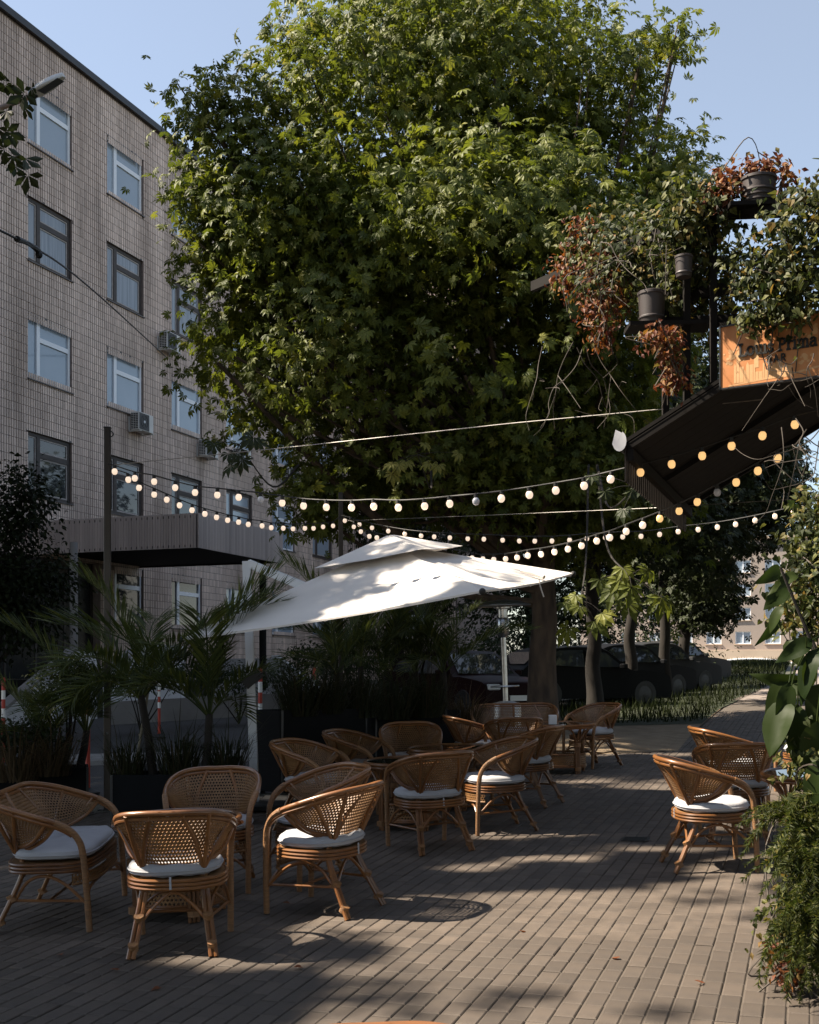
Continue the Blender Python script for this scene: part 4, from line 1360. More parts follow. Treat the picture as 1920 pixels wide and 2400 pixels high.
# ================================================================== lamp poles, wires, bulb strings
def light_pole(px, ybase, Y, h, label):
    X = (px - CX) / FPX * Y
    r = thing('light_pole', label, 'pole', (X, Y, gz(X, Y)), 0.1, 'poles that carry the bulb strings')
    m = MB(); m.bbox(-.034, .034, -.034, .034, .01, h, .004); obj('post', m, POLEMETAL, r)
    m = MB(); m.bbox(-.09, .09, -.09, .09, 0, .012, .003); obj('foot_plate', m, DARKMETAL, r)
    m = MB(); m.bbox(-.038, .038, -.038, .038, h, h + .012, .003); obj('cap', m, DARKMETAL, r)
    m = MB(); m.tube([(.03 + .03 * math.sin(t), 0, h - .06 - .03 * math.cos(t)) for t in np.linspace(0, 2 * PI, 13)[:-1]], .006, 6, closed=True); obj('eye_bolt', m, DARKMETAL, r)
    for z in (h * .13, h * .2):
        m = MB(); m.sphere((0, -.036, z), .012, 8, 6); obj('bolt', m, STEEL, r)
    return r
light_pole(252, 1892, 12.62, 4.03, 'tall bronze square pole rising beside the black planter')
light_pole(799, 1890, 18.2, 3.98, 'thin square pole whose top stands above the parasol')
ft = 1920 / 1725.0
def q(pts): return [(x * ft, y * ft) for x, y in pts]
ST1 = q([(241, 994), (284, 1008), (324, 1015), (369, 1028), (411, 1038), (458, 1043), (503, 1048), (548, 1053), (595, 1060), (640, 1066), (687, 1069), (741, 1070), (786, 1068), (838, 1070), (893, 1067), (946, 1062), (1002, 1057), (1057, 1051), (1114, 1043), (1170, 1034), (1229, 1024), (1288, 1010), (1349, 996), (1413, 979), (1478, 961), (1540, 940), (1607, 919), (1673, 895)])
ST2 = q([(269, 1011), (294, 1028), (325, 1042), (351, 1053), (379, 1065), (405, 1075), (431, 1083), (457, 1090), (480, 1096), (503, 1100), (523, 1105), (551, 1108), (571, 1112), (597, 1113), (617, 1114), (643, 1113), (660, 1113), (680, 1110), (701, 1108)])
ST3 = q([(727, 1097), (757, 1105), (784, 1112), (818, 1119), (853, 1125), (887, 1129), (915, 1131), (948, 1133), (985, 1135), (1020, 1136), (1058, 1138), (1093, 1140), (1127, 1140), (1163, 1140), (1200, 1138), (1236, 1135), (1274, 1133), (1312, 1131), (1351, 1130), (1390, 1126), (1428, 1120), (1470, 1116), (1511, 1111), (1549, 1105), (1591, 1097), (1632, 1088), (1672, 1080)])
ST4 = q([(746, 1110), (760, 1120), (777, 1130), (793, 1133), (995, 1176), (1017, 1178), (1040, 1179), (1065, 1178), (1090, 1175), (1112, 1171), (1139, 1168), (1168, 1163), (1197, 1157), (1225, 1150), (1257, 1140), (1285, 1133), (1319, 1120), (1355, 1107), (1391, 1093), (1430, 1077), (1470, 1058), (1510, 1038), (1550, 1017), (1595, 993), (1638, 966)])
bulb_m = {}
for nm, mt in (('lit', BULB), ('warm', BULBW), ('off', BULBOFF)):
    b = MB(); prof = [(.001, -.088), (.016, -.085), (.026, -.074), (.031, -.058), (.030, -.042), (.022, -.028), (.014, -.020)]
    b.lathe(prof, 12); bulb_m[nm] = b.mesh('bulb', mt, True)
b = MB(); b.lathe([(.001, .012), (.017, .012), (.018, -.002), (.019, -.026), (.001, -.026)], 10); sock_m = b.mesh('socket', RUBBER, True)
def bulb_string(pts, Y0, Y1, label, start, end, warm=(), off=()):
    P = []
    n = len(pts)
    for i, (x, y) in enumerate(pts):
        f = i / (n - 1)
        Y = 1.0 / ((1 - f) / Y0 + f / Y1)
        v = at(x, y, Y); v.z += .058
        P.append(v)
    o = thing('bulb_string', label, 'string lights', P[0], 0, 'strings of round bulbs over the terrace')
    m = MB(); path = ([start] if start is not None else []) + P + ([end] if end is not None else [])
    m.tube(catmull([np.array(p) - np.array(P[0]) + np.array((0, 0, .012)) for p in path], 3), .0065, 5)
    obj('cable', m, RUBBER, o)
    for i, p in enumerate(P):
        k = 'off' if i in off else ('warm' if i in warm else 'lit')
        bo = obj('bulb', bulb_m[k], None, o, loc=p - P[0])
        bo.rotation_euler = (random.uniform(-.12, .12), random.uniform(-.12, .12), 0)
        obj('socket', sock_m, None, bo)
    return o
bulb_string(ST1, 12.5, 9.2, 'topmost string of round bulbs, from the tall pole to the dark roof', at(254, 1090, 12.6), at(1935, 960, 8.9), warm=range(22, 28), off=(7, 16))
bulb_string(ST2, 12.5, 18.0, 'string of round bulbs running from the tall pole back to the thin pole', at(256, 1100, 12.6), at(800, 1210, 18.2))
bulb_string(ST3, 18.0, 14.5, 'lowest-hung string of small white bulbs passing behind the parasol top', at(800, 1210, 18.2), at(1935, 1180, 14.2))
bulb_string(ST4, 18.0, 9.4, 'bulb string dipping to the parasol then climbing to the roof, golden towards its end', at(800, 1215, 18.2), at(1880, 1040, 9.0), warm=range(18, 25), off=(21,))
def wire(pts, label, r=.004):
    m = MB(); m.tube(pts, r, 5); return tag(obj('support_wire', m, WIREMAT), label, 'wire', 'steel wires over the terrace')
wire([at(262, 1090, 12.6), at(700, 1046, 11.6), at(1200, 992, 10.6), at(1700, 945, 9.6), at(1790, 936, 9.4)], 'thin steel wire from the tall pole climbing to the dark roof')
wire([at(804, 1221, 18.2), at(1160, 1207, 15), at(1525, 1191, 12.8), at(1890, 1168, 11.5)], 'thin steel wire from the thin pole to below the roof corner')
# ================================================================== planters and their plants
def planter(pa, pb, Y0, Y1, h, label, depth=.5):
    """black box planter whose front face runs between two picture columns"""
    a = Vector(((pa - CX) / FPX * Y0, Y0, 0)); b = Vector(((pb - CX) / FPX * Y1, Y1, 0))
    d = (b - a); L = d.length; rz = math.atan2(d.y, d.x)
    c = (a + b) / 2
    r = thing('planter', label, 'planter', (c.x, c.y, gz(c.x, c.y) - .01), rz, 'black box planters along the terrace')
    m = MB(); t = .025
    m.bbox(-L / 2, L / 2, 0, t, .03, h, .006); m.bbox(-L / 2, L / 2, depth - t, depth, .03, h, .006)
    m.bbox(-L / 2, -L / 2 + t, t, depth - t, .03, h, .006); m.bbox(L / 2 - t, L / 2, t, depth - t, .03, h, .006)
    obj('box', m, PLANTER, r)
    for sx in (-1, 1):
        for y in (.04, depth - .08):
            m = MB(); m.box(sx * (L / 2 - .06) - .03, sx * (L / 2 - .06) + .03, y, y + .04, 0, .03); obj('foot', m, DARKMETAL, r)
    for sx in (-1, 1):
        m = MB(); m.box(sx * (L / 2 - .012) - .012, sx * (L / 2 - .012) + .012, -.006, -.001, .03, h); obj('corner_strip', m, DARKMETAL, r)
    m = MB(); G = [[(-L / 2 + t + (L - 2 * t) * i / 12, t + (depth - 2 * t) * k / 4, h - .05 + .012 * math.sin(i * 2.1 + k)) for k in range(5)] for i in range(13)]
    m.grid(G); obj('soil_fill', m, EARTH, r)
    return r, a, b, L
planter(258, 562, 11.0, 11.1, .53, 'long tall black planter behind the armchair that faces the viewer')
planter(-60, 208, 11.9, 12.2, .52, 'low black planter at the picture edge full of dark bushes')
planter(660, 860, 13.3, 14.2, .95, 'tall black planter corner next to the parasol foot, grass on top')
planter(880, 1080, 15.0, 16.0, .8, 'black planter under the dense row of palms')

def frond(L, nleaf, ll, arch, rng, vert=.75):
    """one feather frond: starts at the origin, climbs along +y and +z and bends over"""
    t = np.linspace(0, 1, 15)
    el = R(88) * vert - arch * t ** 1.6
    ds = L / 14
    y = np.concatenate([[0], np.cumsum(np.cos(el[:-1]) * ds)]); z = np.concatenate([[0], np.cumsum(np.sin(el[:-1]) * ds)])
    P = np.stack([np.zeros(15), y, z], 1)
    m = MB(); m.tube(P, np.linspace(.011, .003, 15), 5, a=.45)
    V, T, A = [], [], []
    for i in range(nleaf):
        f = .22 + .78 * i / (nleaf - 1)
        j = min(13, int(f * 14)); g = f * 14 - j
        p = P[j] * (1 - g) + P[j + 1] * g; d = P[j + 1] - P[j]; d /= np.linalg.norm(d)
        up = np.cross(d, (1, 0, 0)); up = -up if up[2] < 0 else up
        l = ll * (.45 + .75 * math.sin(PI * min(1, (f - .15) * .95))) * rng.uniform(.85, 1.1)
        w = .0065 + .005 * math.sin(PI * f)
        for s in (-1, 1):
            o = np.array((s, 0, 0)) * rng.uniform(.55, .8) + d * rng.uniform(.75, 1.0) + up * rng.uniform(.18, .5)
            o /= np.linalg.norm(o)
            n = np.cross(o, d); n /= np.linalg.norm(n) + 1e-9
            e = p + o * l; e[2] -= .10 * l
            mid = p + o * l * .45
            q_ = np.cross(o, n)
            b = len(V)
            V += [p, mid + q_ * w, mid - q_ * w, e]
            T += [(b, b + 1, b + 2), (b + 1, b + 3, b + 2)]
            A += [rng.uniform(.02, .98)] * 4
    m.add(V, None, T, a=np.array(A))
    return m
rng = np.random.default_rng(21)
FRONDS = [frond(1.25, 44, .34, R(75), rng, .8).mesh('frond', PALML), frond(1.0, 38, .30, R(95), rng, .72).mesh('frond', PALML), frond(1.5, 52, .36, R(58), rng, .86).mesh('frond', PALML), frond(.8, 30, .26, R(50), rng, .9).mesh('frond', PALML)]
def palm(x, y, z, h, n, sc, label, lean=(0, 0), dirs=None, up=1.0):
    r = thing('palm', label, 'palm', (x, y, z), 0, 'feather palms in the planters')
    g = np.random.default_rng(int(abs(x * 977 + y * 131)) + n)
    m = MB(); tp = np.array((lean[0], lean[1], h))
    m.tube([(0, 0, 0), tp * .5 + (.01, 0, 0), tp], [.045, .04, .035], 9); obj('stem', m, BARKD, r, smooth=True)
    for k in range(n):
        a = (k * 2.399 + g.uniform(-.3, .3)) if dirs is None else dirs[k % len(dirs)] + g.uniform(-.15, .15)
        o = obj('frond', FRONDS[k % 4], None, r, loc=tp - np.array((0, 0, .04)))
        tilt = g.uniform(-.25, .55) * up
        o.rotation_euler = Quaternion((0, 0, 1), a).to_matrix().to_4x4().to_euler()
        o.matrix_basis = Matrix.Translation(tp - np.array((0, 0, .04))) @ Matrix.Rotation(a, 4, 'Z') @ Matrix.Rotation(-tilt, 4, 'X') @ Matrix.Scale(sc * g.uniform(.8, 1.12), 4)
    return r
def G3(x, y, dz=0): return x, y, gz(x, y) + dz
# palms: two tall ones in the long planter, younger ones around, a dense row further on
p = at(360, 1800, 11.25); palm(p.x, 11.25, gz(p.x, 11.25) + .45, .80, 12, 1.12, 'tall feather palm whose fronds fan out beneath the ribbed canopy', lean=(-.12, 0))
p = at(478, 1800, 11.2); palm(p.x, 11.2, gz(p.x, 11.2) + .45, .62, 12, 1.05, 'feather palm with long fronds crossing the parasol mast', lean=(.05, 0))
p = at(185, 1650, 12.3); palm(p.x, 12.3, gz(p.x, 12.3) + .45, .42, 10, .9, 'feather palm with a lit yellow-green tip before the pale parapet', lean=(.08, 0), up=.5)
p = at(95, 1650, 12.0); palm(p.x, 12.1, gz(p.x, 12.0) + .42, .3, 9, .85, 'dim young palm among the dark bushes by the picture edge', up=.6)
for (px, Y, hh, sc, lab) in [(790, 14.2, .75, .95, 'feather palm at the near end of the dense palm row'), (845, 15.0, .8, .9, 'feather palm second along the dense palm row, upright fronds'),
                            (905, 15.6, .75, .9, 'feather palm in the middle of the palm row, before the slender dark trunk'), (975, 15.8, .7, .85, 'feather palm of the row with its fronds before the pale wall panel'),
                            (1040, 15.6, .7, .85, 'feather palm at the far end of the row, next to the patio heater')]:
    x = (px - CX) / FPX * Y; palm(x, Y, gz(x, Y) + .6, hh, 11, sc, lab)
# a bamboo cane leaning out of the long planter
a, b = at(315, 1812, 11.2), at(364, 1502, 11.4)
m = MB(); m.tube([a, a.lerp(b, .5) + Vector((.01, 0, 0)), b], [.014, .013, .010], 7)
for k in range(1, 7): c = a.lerp(b, k / 7); m.tube([c - Vector((0, 0, .008)), c + Vector((0, 0, .008))], .017, 7)
tag(obj('bamboo_cane', m, CANE, smooth=True), 'thin bamboo cane leaning in the long black planter', 'cane')

def tuft(n, h, spread, rng, w=.006, bend=.6):
    V, T, A = [], [], []
    for i in range(n):
        a = rng.uniform(0, 2 * PI); l = h * rng.uniform(.55, 1.1); o = spread * rng.random() ** .5
        d = np.array((math.cos(a), math.sin(a), 0))
        p0 = d * o * .8; p1 = p0 + d * l * bend * .28 + np.array((0, 0, l * .62)); p2 = p0 + d * l * bend * .8 + np.array((0, 0, l * rng.uniform(.55, .95)))
        s = np.array((-d[1], d[0], 0)) * w
        b = len(V); jit = rng.normal(0, .05, 3); p1 = p1 + jit; p2 = p2 + jit * 2.4; V += [p0 - s, p0 + s, p1 + s * .8, p1 - s * .8, p2]
        T += [(b, b + 1, b + 2), (b, b + 2, b + 3), (b + 3, b + 2, b + 4)]; A += [rng.uniform(.02, 1)] * 5
    m = MB(); m.add(V, None, T, a=np.array(A)); return m
TUFT = [tuft(260, .62, .25, rng).mesh('blades', GRASSL), tuft(240, .5, .22, rng, bend=.85).mesh('blades', GRASSL)]
DRY = tuft(260, .6, .25, rng, w=.005, bend=.8).mesh('blades', DRYGRASS)
def grass(px, Y, dz, sc, label, dry=False):
    x = (px - CX) / FPX * Y
    o = obj('ornamental_grass', DRY if dry else TUFT[int(px) % 2], None, None, loc=(x, Y, gz(x, Y) + dz), rot=(0, 0, px * .37), scale=(sc, sc, sc))
    return tag(o, label, 'grass tuft', 'tufts of ornamental grass in the planters')
grass(300, 11.25, .46, .8, 'grass tuft at the pole end of the long black planter')
grass(420, 11.25, .46, .9, 'dense grass tuft in the middle of the long black planter')
grass(530, 11.3, .46, .8, 'grass tuft at the mast end of the long black planter')
grass(40, 11.75, .42, 1.1, 'brown dry grass tuft at the picture edge before the bushes', True)
grass(120, 11.9, .45, .95, 'second brown dry grass tuft beside the young palm', True)
grass(700, 13.6, .88, 1.1, 'shaggy grass tuft on the tall planter corner by the parasol')
grass(765, 13.9, .88, 1.15, 'shaggy grass tuft on the tall planter, below the first palm')
grass(840, 14.3, .8, 1.1, 'grass tuft in front of the palm row, in deep shade')
grass(920, 15.1, .72, 1.15, 'grass tuft at the foot of the middle palm of the row')
grass(1000, 15.3, .72, 1.1, 'grass tuft behind the broad lit woven chair back')
grass(1095, 16.2, .5, .95, 'reddish dry grass tuft by the foot of the patio heater', True)
def shrub(lobes, n, size, label, mat=SHRUBL, name='shrub', group='shrubs at the yard', tm=None, seed=1, base=None):
    g = np.random.default_rng(seed)
    r = thing(name, label, 'shrub', base, 0, group)
    L = [(l[0] - base[0], l[1] - base[1], l[2] - base[2], *l[3:]) for l in lobes]
    m, _, _ = crown_mb(L, n, 6, size, tm or oval(), g, spread=size * 1.1, shell=.35)
    obj('foliage', m, mat, r, kind='stuff')
    m = MB()
    for l in L[:5]: m.tube(catmull([(0, 0, 0), (l[0] * .5 + .03, l[1] * .5, l[2] * .5), (l[0], l[1], l[2])], 4), np.linspace(.018, .006, 9), 5)
    obj('stems', m, BARKD, r)
    return r
def shr(px, py, Y, rx, rz, ry, n, size, label, seed, mat=SHRUBL, tm=None):
    l = Lpx(px, py, Y, rx, rz, ry)
    rg = np.random.default_rng(seed)
    lob = [l] + [(l[0] + rg.uniform(-.6, .6) * l[3], l[1] + rg.uniform(-.5, .5) * l[4], l[2] + rg.uniform(-.3, .5) * l[5], l[3] * .55, l[4] * .6, l[5] * .6) for _ in range(4)]
    return shrub(lob, n, size, label, mat, seed=seed, base=(l[0], l[1], gz(l[0], l[1]) + (.4 if Y < 16 else 0)), tm=tm)
shr(60, 1740, 12.1, 120, 75, .3, 420, .05, 'low dark bush filling the planter at the picture edge', 3)
shr(150, 1600, 12.3, 70, 75, .28, 420, .045, 'fine-leaved bright green bush below the lit palm tip', 4, FERNL)
shr(330, 1585, 24.0, 130, 40, .8, 380, .09, 'dark hedge plant in front of the planting wall', 5)
shr(560, 1590, 26.0, 190, 36, .8, 420, .09, 'long dark hedge plant before the sloping parapet', 6)
shr(820, 1560, 30.0, 160, 55, 1.2, 420, .12, 'dark bush below the tiled wing wall', 7)
shr(1480, 1520, 42.0, 230, 60, 1.5, 500, .16, 'dark hedge mass behind the parked cars', 8)
shr(1150, 1520, 40.0, 180, 60, 1.5, 450, .16, 'dark hedge mass behind the patio heater', 9)
shr(1290, 1430, 43.0, 260, 90, 1.5, 600, .18, 'tall dark hedge mass under the chestnut crown', 10)
shr(1680, 1575, 50.0, 120, 18, 1.5, 260, .12, 'rough weedy bush on the lawn below the arched wall', 11, GRASSL)

# red and white marker posts on the asphalt
def marker(px, ytop, ybase, label, white_top=False):
    b = gp(px, ybase)
    h = (ybase - ytop) / FPX * b.y
    r = thing('marker_post', label, 'marker post', b, 0, 'red and white marker posts of the yard')
    m = MB(); m.lathe([(.001, 0), (.14, 0), (.14, .03), (.06, .06), (.035, .08)], 14); obj('rubber_foot', m, RUBBER, r, smooth=True)
    m = MB(); m.lathe([(.028, .05), (.028, h - .03), (.02, h), (.001, h)], 12); obj('tube', m, REDPLASTIC, r, smooth=True)
    for (a, c) in (((.88, 1.0),) if white_top else ()) + ((.76, .86), (.55, .66)):
        m = MB(); m.lathe([(.0292, h * a - .001), (.0292, h * c - .004)], 12)
        if c == 1.0: m.lathe([(.0292, h - .03), (.021, h + .001), (.001, h + .001)], 12)
        obj('band', m, WHITEBAND, r, smooth=True)
marker(8, 1588, 1800, 'red and white marker post cut by the picture edge')
marker(206, 1578, 1862, 'red and white marker post standing behind the lit palm tip')
marker(373, 1602, 1730, 'short marker post with a white top behind the bamboo cane', True)
marker(610, 1562, 1815, 'slim red marker post right beside the parasol mast')
marker(737, 1565, 1760, 'red marker post rising before the sloping parapet coping')

# patio heater
Y = 16.9; x = (1190 - CX) / FPX * Y
ph = thing('patio_heater', 'steel mushroom patio heater, slightly tilted, behind the far bench', 'patio heater', (x, Y, gz(x, Y)), .3)
ph.rotation_euler = (0, R(-2.2), .3)
for nm, prof, mt in (('base', [(.001, 0), (.26, 0), (.26, .03), (.22, .06)], DARKMETAL), ('tank_housing', [(.22, .061), (.215, .74), (.20, .79), (.09, .82), (.001, .82)], STEEL), ('pole', [(.038, .82), (.038, 1.72)], STEEL),
                     ('burner', [(.05, 1.72), (.085, 1.76), (.09, 1.98), (.075, 2.0)], STEEL), ('emitter', [(.07, 2.0), (.07, 2.12), (.11, 2.13), (.11, 2.15), (.001, 2.16)], STEEL),
                     ('reflector', [(.41, 2.165), (.40, 2.175), (.25, 2.225), (.08, 2.25), (.001, 2.252), (.001, 2.246), (.24, 2.218), (.395, 2.168)], STEEL), ('tray', [(.001, 1.02), (.2, 1.02), (.205, 1.03), (.2, 1.04), (.001, 1.04)], STEEL)):
    m = MB(); m.lathe(prof, 28); obj(nm, m, mt, ph, smooth=True)

# street lamp, its post beyond the picture
Yl = 16.0; hd = at(112, 200, Yl)
px_ = hd.x - 1.9
sl = thing('street_lamp', 'grey street lamp head on a curved arm, in front of the top windows', 'street lamp', (px_, Yl, gz(px_, Yl)))
gz0 = gz(px_, Yl)
m = MB(); m.tube([(0, 0, 0), (0, 0, 8.0)], [.09, .06], 12); obj('post', m, POLEMETAL, sl, smooth=True)
tipx = at(80, 222, Yl) - Vector((px_, Yl, gz0))
m = MB(); m.tube(catmull([(0, 0, 7.8), (.15, 0, 8.5), (.9, 0, tipx.z - .33), tuple(tipx)], 6), .035, 9); obj('arm', m, pmat('lamp_arm', (.30, .20, .15), (.2, .14, .11), rough=.5), sl, smooth=True)
e = at(150, 178, Yl - .1) - Vector((px_, Yl, gz0))
ax = (e - tipx); Lh = ax.length; ax.normalize()
hm = MB(); ns = 10; G = []
for i in range(ns + 1):
    f = i / ns; w = .19 * (math.sin(PI * min(1, .18 + f * .82) ** .8) ** .5 if f < 1 else .25); w = max(w, .05)
    hh = .05 + .03 * math.sin(PI * f)
    c = np.array((f * Lh, 0, 0)); G.append([c + (0, w * math.cos(t), hh * max(math.sin(t), -.25)) for t in np.linspace(0, 2 * PI, 17)])
hm.grid(G); hm.add([G[0][k] for k in range(16)], None, [(0, k, k + 1) for k in range(1, 15)]); hm.add([G[-1][k] for k in range(16)], None, [(0, k + 1, k) for k in range(1, 15)])
o = obj('lamp_head', hm, ACWHITE, sl, smooth=True)
rot = ax.to_track_quat('X', 'Z').to_matrix().to_4x4()
o.matrix_basis = Matrix.Translation(tipx) @ rot @ Matrix.Rotation(R(18), 4, 'X')
m = MB(); m.box(.1, Lh - .06, -.12, .12, -.022, -.0145); l = obj('lamp_glass', m, ACDARK, o)
m = MB(); m.tube([(-.05, 0, 0), (.03, 0, 0)], .05, 10); obj('collar', m, DARKMETAL, o)

# ================================================================== parked cars
def car(x, y, rz, paint, label, tall=1.0, tail=False):
    r = thing('parked_car', label, 'car', (x, y, gz(x, y)), rz, 'cars parked behind the trees')
    Lc, Wc = 4.3, 1.74
    prof = [(-2.15, .35), (-2.14, .62), (-2.0, .80), (-1.25, .90), (-.95, .93)] 
    roof = [(-.95, .93), (-.35, 1.38 * tall), (.1, 1.46 * tall), (.9, 1.45 * tall), (1.45, 1.32 * tall), (1.95, .98)]
    tailp = [(1.95, .98), (2.12, .86), (2.15, .55), (2.12, .35)]
    xs = catmull([(a, b, 0) for a, b in prof + roof[1:] + tailp[1:]], 4)
    m = MB(); G = []
    for (X, Z, _) in xs:
        wz = Wc / 2 * (1 - .16 * max(0, (Z - .9) / .55)) * (1 - .05 * (abs(X) / 2.15) ** 4)
        zl = .22
        row = [(X, -wz, zl), (X, -wz * 1.005, min(Z, .55)), (X, -wz, min(Z, .9)), (X, -wz * (.98 if Z > .95 else 1), Z - .03), (X, -wz * .9, Z), (X, 0, Z + .02), (X, wz * .9, Z), (X, wz * (.98 if Z > .95 else 1), Z - .03), (X, wz, min(Z, .9)), (X, wz * 1.005, min(Z, .55)), (X, wz, zl)]
        G.append(row)
    m.grid(G)
    m.add(G[0], None, [(0, k + 1, k) for k in range(1, 10)]); m.add(G[-1], None, [(0, k, k + 1) for k in range(1, 10)])
    b = obj('body', m, paint, r, smooth=True)
    for s in (-1, 1):
        def P(X, Z):
            wz = Wc / 2 * (1 - .16 * max(0, (Z - .9) / .55)) + .006
            return (X, s * wz, Z)
        for poly in ([(-.72, .97), (-.28, 1.31 * tall), (.28, 1.37 * tall), (.28, .97)], [(.36, .97), (.36, 1.37 * tall), (1.0, 1.36 * tall), (1.5, 1.2 * tall), (1.62, 1.02)]):
            m = MB(); v = [P(*p) for p in poly]; m.add(v, None, [(0, k, k + 1) if s < 0 else (0, k + 1, k) for k in range(1, len(v) - 1)]); obj('side_window', m, PANEDARK, r)
    for nm, (xa, za), (xb, zb_) in (('windscreen', (-.93, .955), (-.36, 1.385 * tall)), ('rear_window', (1.9, 1.03), (1.5, 1.32 * tall))):
        m = MB(); o = -.012 if nm == 'windscreen' else .012
        m.add([(xa + o, -.70, za + .012), (xa + o, .70, za + .012), (xb + o, .58, zb_ + .012), (xb + o, -.58, zb_ + .012)], [(0, 1, 2, 3)]); obj(nm, m, PANEDARK, r)
    for X in (-1.35, 1.32):
        for s in (-1, 1):
            m = MB(); m.lathe([(.2, -.1), (.31, -.1), (.325, -.07), (.325, .07), (.31, .1), (.2, .1)], 22); w = obj('wheel', m, RUBBER, r, loc=(X, s * .78, .325), rot=(R(90), 0, 0), smooth=True)
            m = MB(); m.lathe([(.2, .09), (.05, .105), (.001, .105)], 18); m.lathe([(.001, -.105), (.05, -.105), (.2, -.09)], 18); obj('rim', m, RIMM, w, smooth=True)
    for s in (-1, 1):
        m = MB(); m.bbox(-2.16, -1.95, s * .62 - .15, s * .62 + .15, .64, .76, .02); obj('headlight', m, ALU, r)
        m = MB(); m.bbox(1.98, 2.165, s * .68 - .12, s * .68 + .12, .72, .88, .02); obj('tail_light', m, REDPLASTIC, r)
        m = MB(); m.bbox(-.72, -.58, s * .98 - .09, s * .98 + .09, .93, 1.05, .02); obj('wing_mirror', m, paint, r)
    m = MB(); m.box(-2.185, -2.155, -.26, .26, .42, .53); obj('number_plate', m, WHITEBAND, r)
    m = MB(); m.box(2.155, 2.185, -.26, .26, .55, .66); obj('number_plate', m, WHITEBAND, r)
    return r
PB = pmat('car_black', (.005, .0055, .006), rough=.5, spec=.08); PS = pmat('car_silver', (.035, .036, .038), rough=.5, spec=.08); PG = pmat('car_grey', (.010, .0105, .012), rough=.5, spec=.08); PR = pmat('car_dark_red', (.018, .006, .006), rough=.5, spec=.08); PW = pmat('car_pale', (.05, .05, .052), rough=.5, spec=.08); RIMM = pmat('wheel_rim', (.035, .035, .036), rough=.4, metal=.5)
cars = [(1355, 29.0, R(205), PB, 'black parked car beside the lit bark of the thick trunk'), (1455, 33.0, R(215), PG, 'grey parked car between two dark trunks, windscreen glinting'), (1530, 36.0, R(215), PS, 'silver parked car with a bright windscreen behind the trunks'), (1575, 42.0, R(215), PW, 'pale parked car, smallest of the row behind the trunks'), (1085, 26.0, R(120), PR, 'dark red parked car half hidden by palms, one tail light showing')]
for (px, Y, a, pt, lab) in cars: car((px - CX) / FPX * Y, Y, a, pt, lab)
# ================================================================== trees
PAL7, PAL5 = palmate(7), palmate_lo(5)
def tree(name, label, base_px, Yb, lobes, n_tw, per, size, rng, r0, h, mat, bark, tm, group, spread=.3, shell=.27, limbs=True, singles=0, ry_keep=None, top=None, keep=None, gaps=0.0):
    bx_ = (base_px - CX) / FPX * Yb
    base = (bx_, Yb, gz(bx_, Yb) - .05)
    r = thing(name, label, 'tree', base, 0, group)
    L = [(l[0] - base[0], l[1] - base[1], l[2] - base[2], l[3], l[4], l[5]) for l in lobes]
    tp = top or (0.15 * rng.normal(), .15 * rng.normal(), h)
    lm = []
    if limbs:
        for i, l in enumerate(L):
            lm.append((min(.95, .45 + .5 * rng.random()), (l[0], l[1], l[2]), r0 * rng.uniform(.28, .5)))
            for _ in range(2):
                d = rng.normal(size=3); d /= np.linalg.norm(d); d[2] = abs(d[2]) * .6
                lm.append((.9, (l[0] + d[0] * l[3] * .8, l[1] + d[1] * l[4] * .8, l[2] + d[2] * l[5] * .8), r0 * .16))
    obj('trunk', trunk_mb((0, 0, 0), tp, r0, r0 * .55, rng, lm), bark, r, smooth=True)
    m, P, nr = crown_mb(L, n_tw, per, size, tm, rng, spread, shell, keep=keep, gaps=gaps)
    if singles:
        # leaves of the side that shows, each its own piece
        k = np.argsort(P[:, 1])[:singles]
        pick = P[k]
        for i in range(len(pick)):
            pass
    obj('crown', m, mat, r, kind='stuff')
    return r, P, nr
rng = np.random.default_rng(42)
GTREE = 'chestnut trees along the path'
main = [Lpx(930, 190, 20.5, 330, 230, 2.6), Lpx(1160, 180, 20.8, 270, 240, 2.6), Lpx(1385, 300, 21.5, 185, 250, 2.4), Lpx(1560, 440, 21.0, 110, 140, 1.6), Lpx(1585, 85, 21.0, 42, 36, .5), Lpx(1500, 140, 21.2, 75, 70, .8),
        Lpx(700, 330, 20.0, 140, 220, 1.7), Lpx(560, 300, 19.8, 130, 70, 1.1), Lpx(470, 225, 19.6, 75, 38, .6), Lpx(640, 540, 19.6, 190, 180, 1.9), Lpx(490, 430, 19.5, 95, 70, .8), Lpx(500, 590, 19.5, 85, 90, .8),
        Lpx(590, 790, 19.6, 150, 120, 1.4), Lpx(510, 850, 19.4, 95, 62, .8), Lpx(640, 960, 19.6, 140, 90, 1.2), Lpx(860, 520, 18.9, 260, 220, 1.6), Lpx(1100, 560, 18.6, 280, 240, 1.7), Lpx(1320, 620, 18.9, 240, 260, 1.7), Lpx(1480, 680, 19.3, 190, 220, 1.6),
        Lpx(840, 830, 19.2, 230, 190, 1.7), Lpx(1090, 880, 19.0, 260, 200, 1.8), Lpx(1330, 930, 19.2, 240, 220, 1.8), Lpx(800, 1080, 20.0, 150, 110, 1.3), Lpx(1010, 1120, 20.2, 220, 110, 1.6), Lpx(1270, 1150, 20.2, 220, 120, 1.6), Lpx(740, 1200, 20.5, 75, 70, .8),
        Lpx(1000, 700, 22.5, 420, 380, 2.2), Lpx(1250, 1000, 22.5, 380, 260, 2.2), Lpx(700, 700, 22.3, 260, 300, 1.8), Lpx(1060, 250, 22.8, 420, 330, 2.2), Lpx(1380, 1200, 21.5, 260, 130, 1.5)]
mt, MP, MN = tree('chestnut_tree', 'huge horse chestnut tree that fills the middle of the sky, lit at its top', 1272, 21.0, main, 12000, 6, .315, rng, .27, 5.6, CHEST, BARK, PAL7, GTREE, spread=.25, shell=.32, gaps=.38)
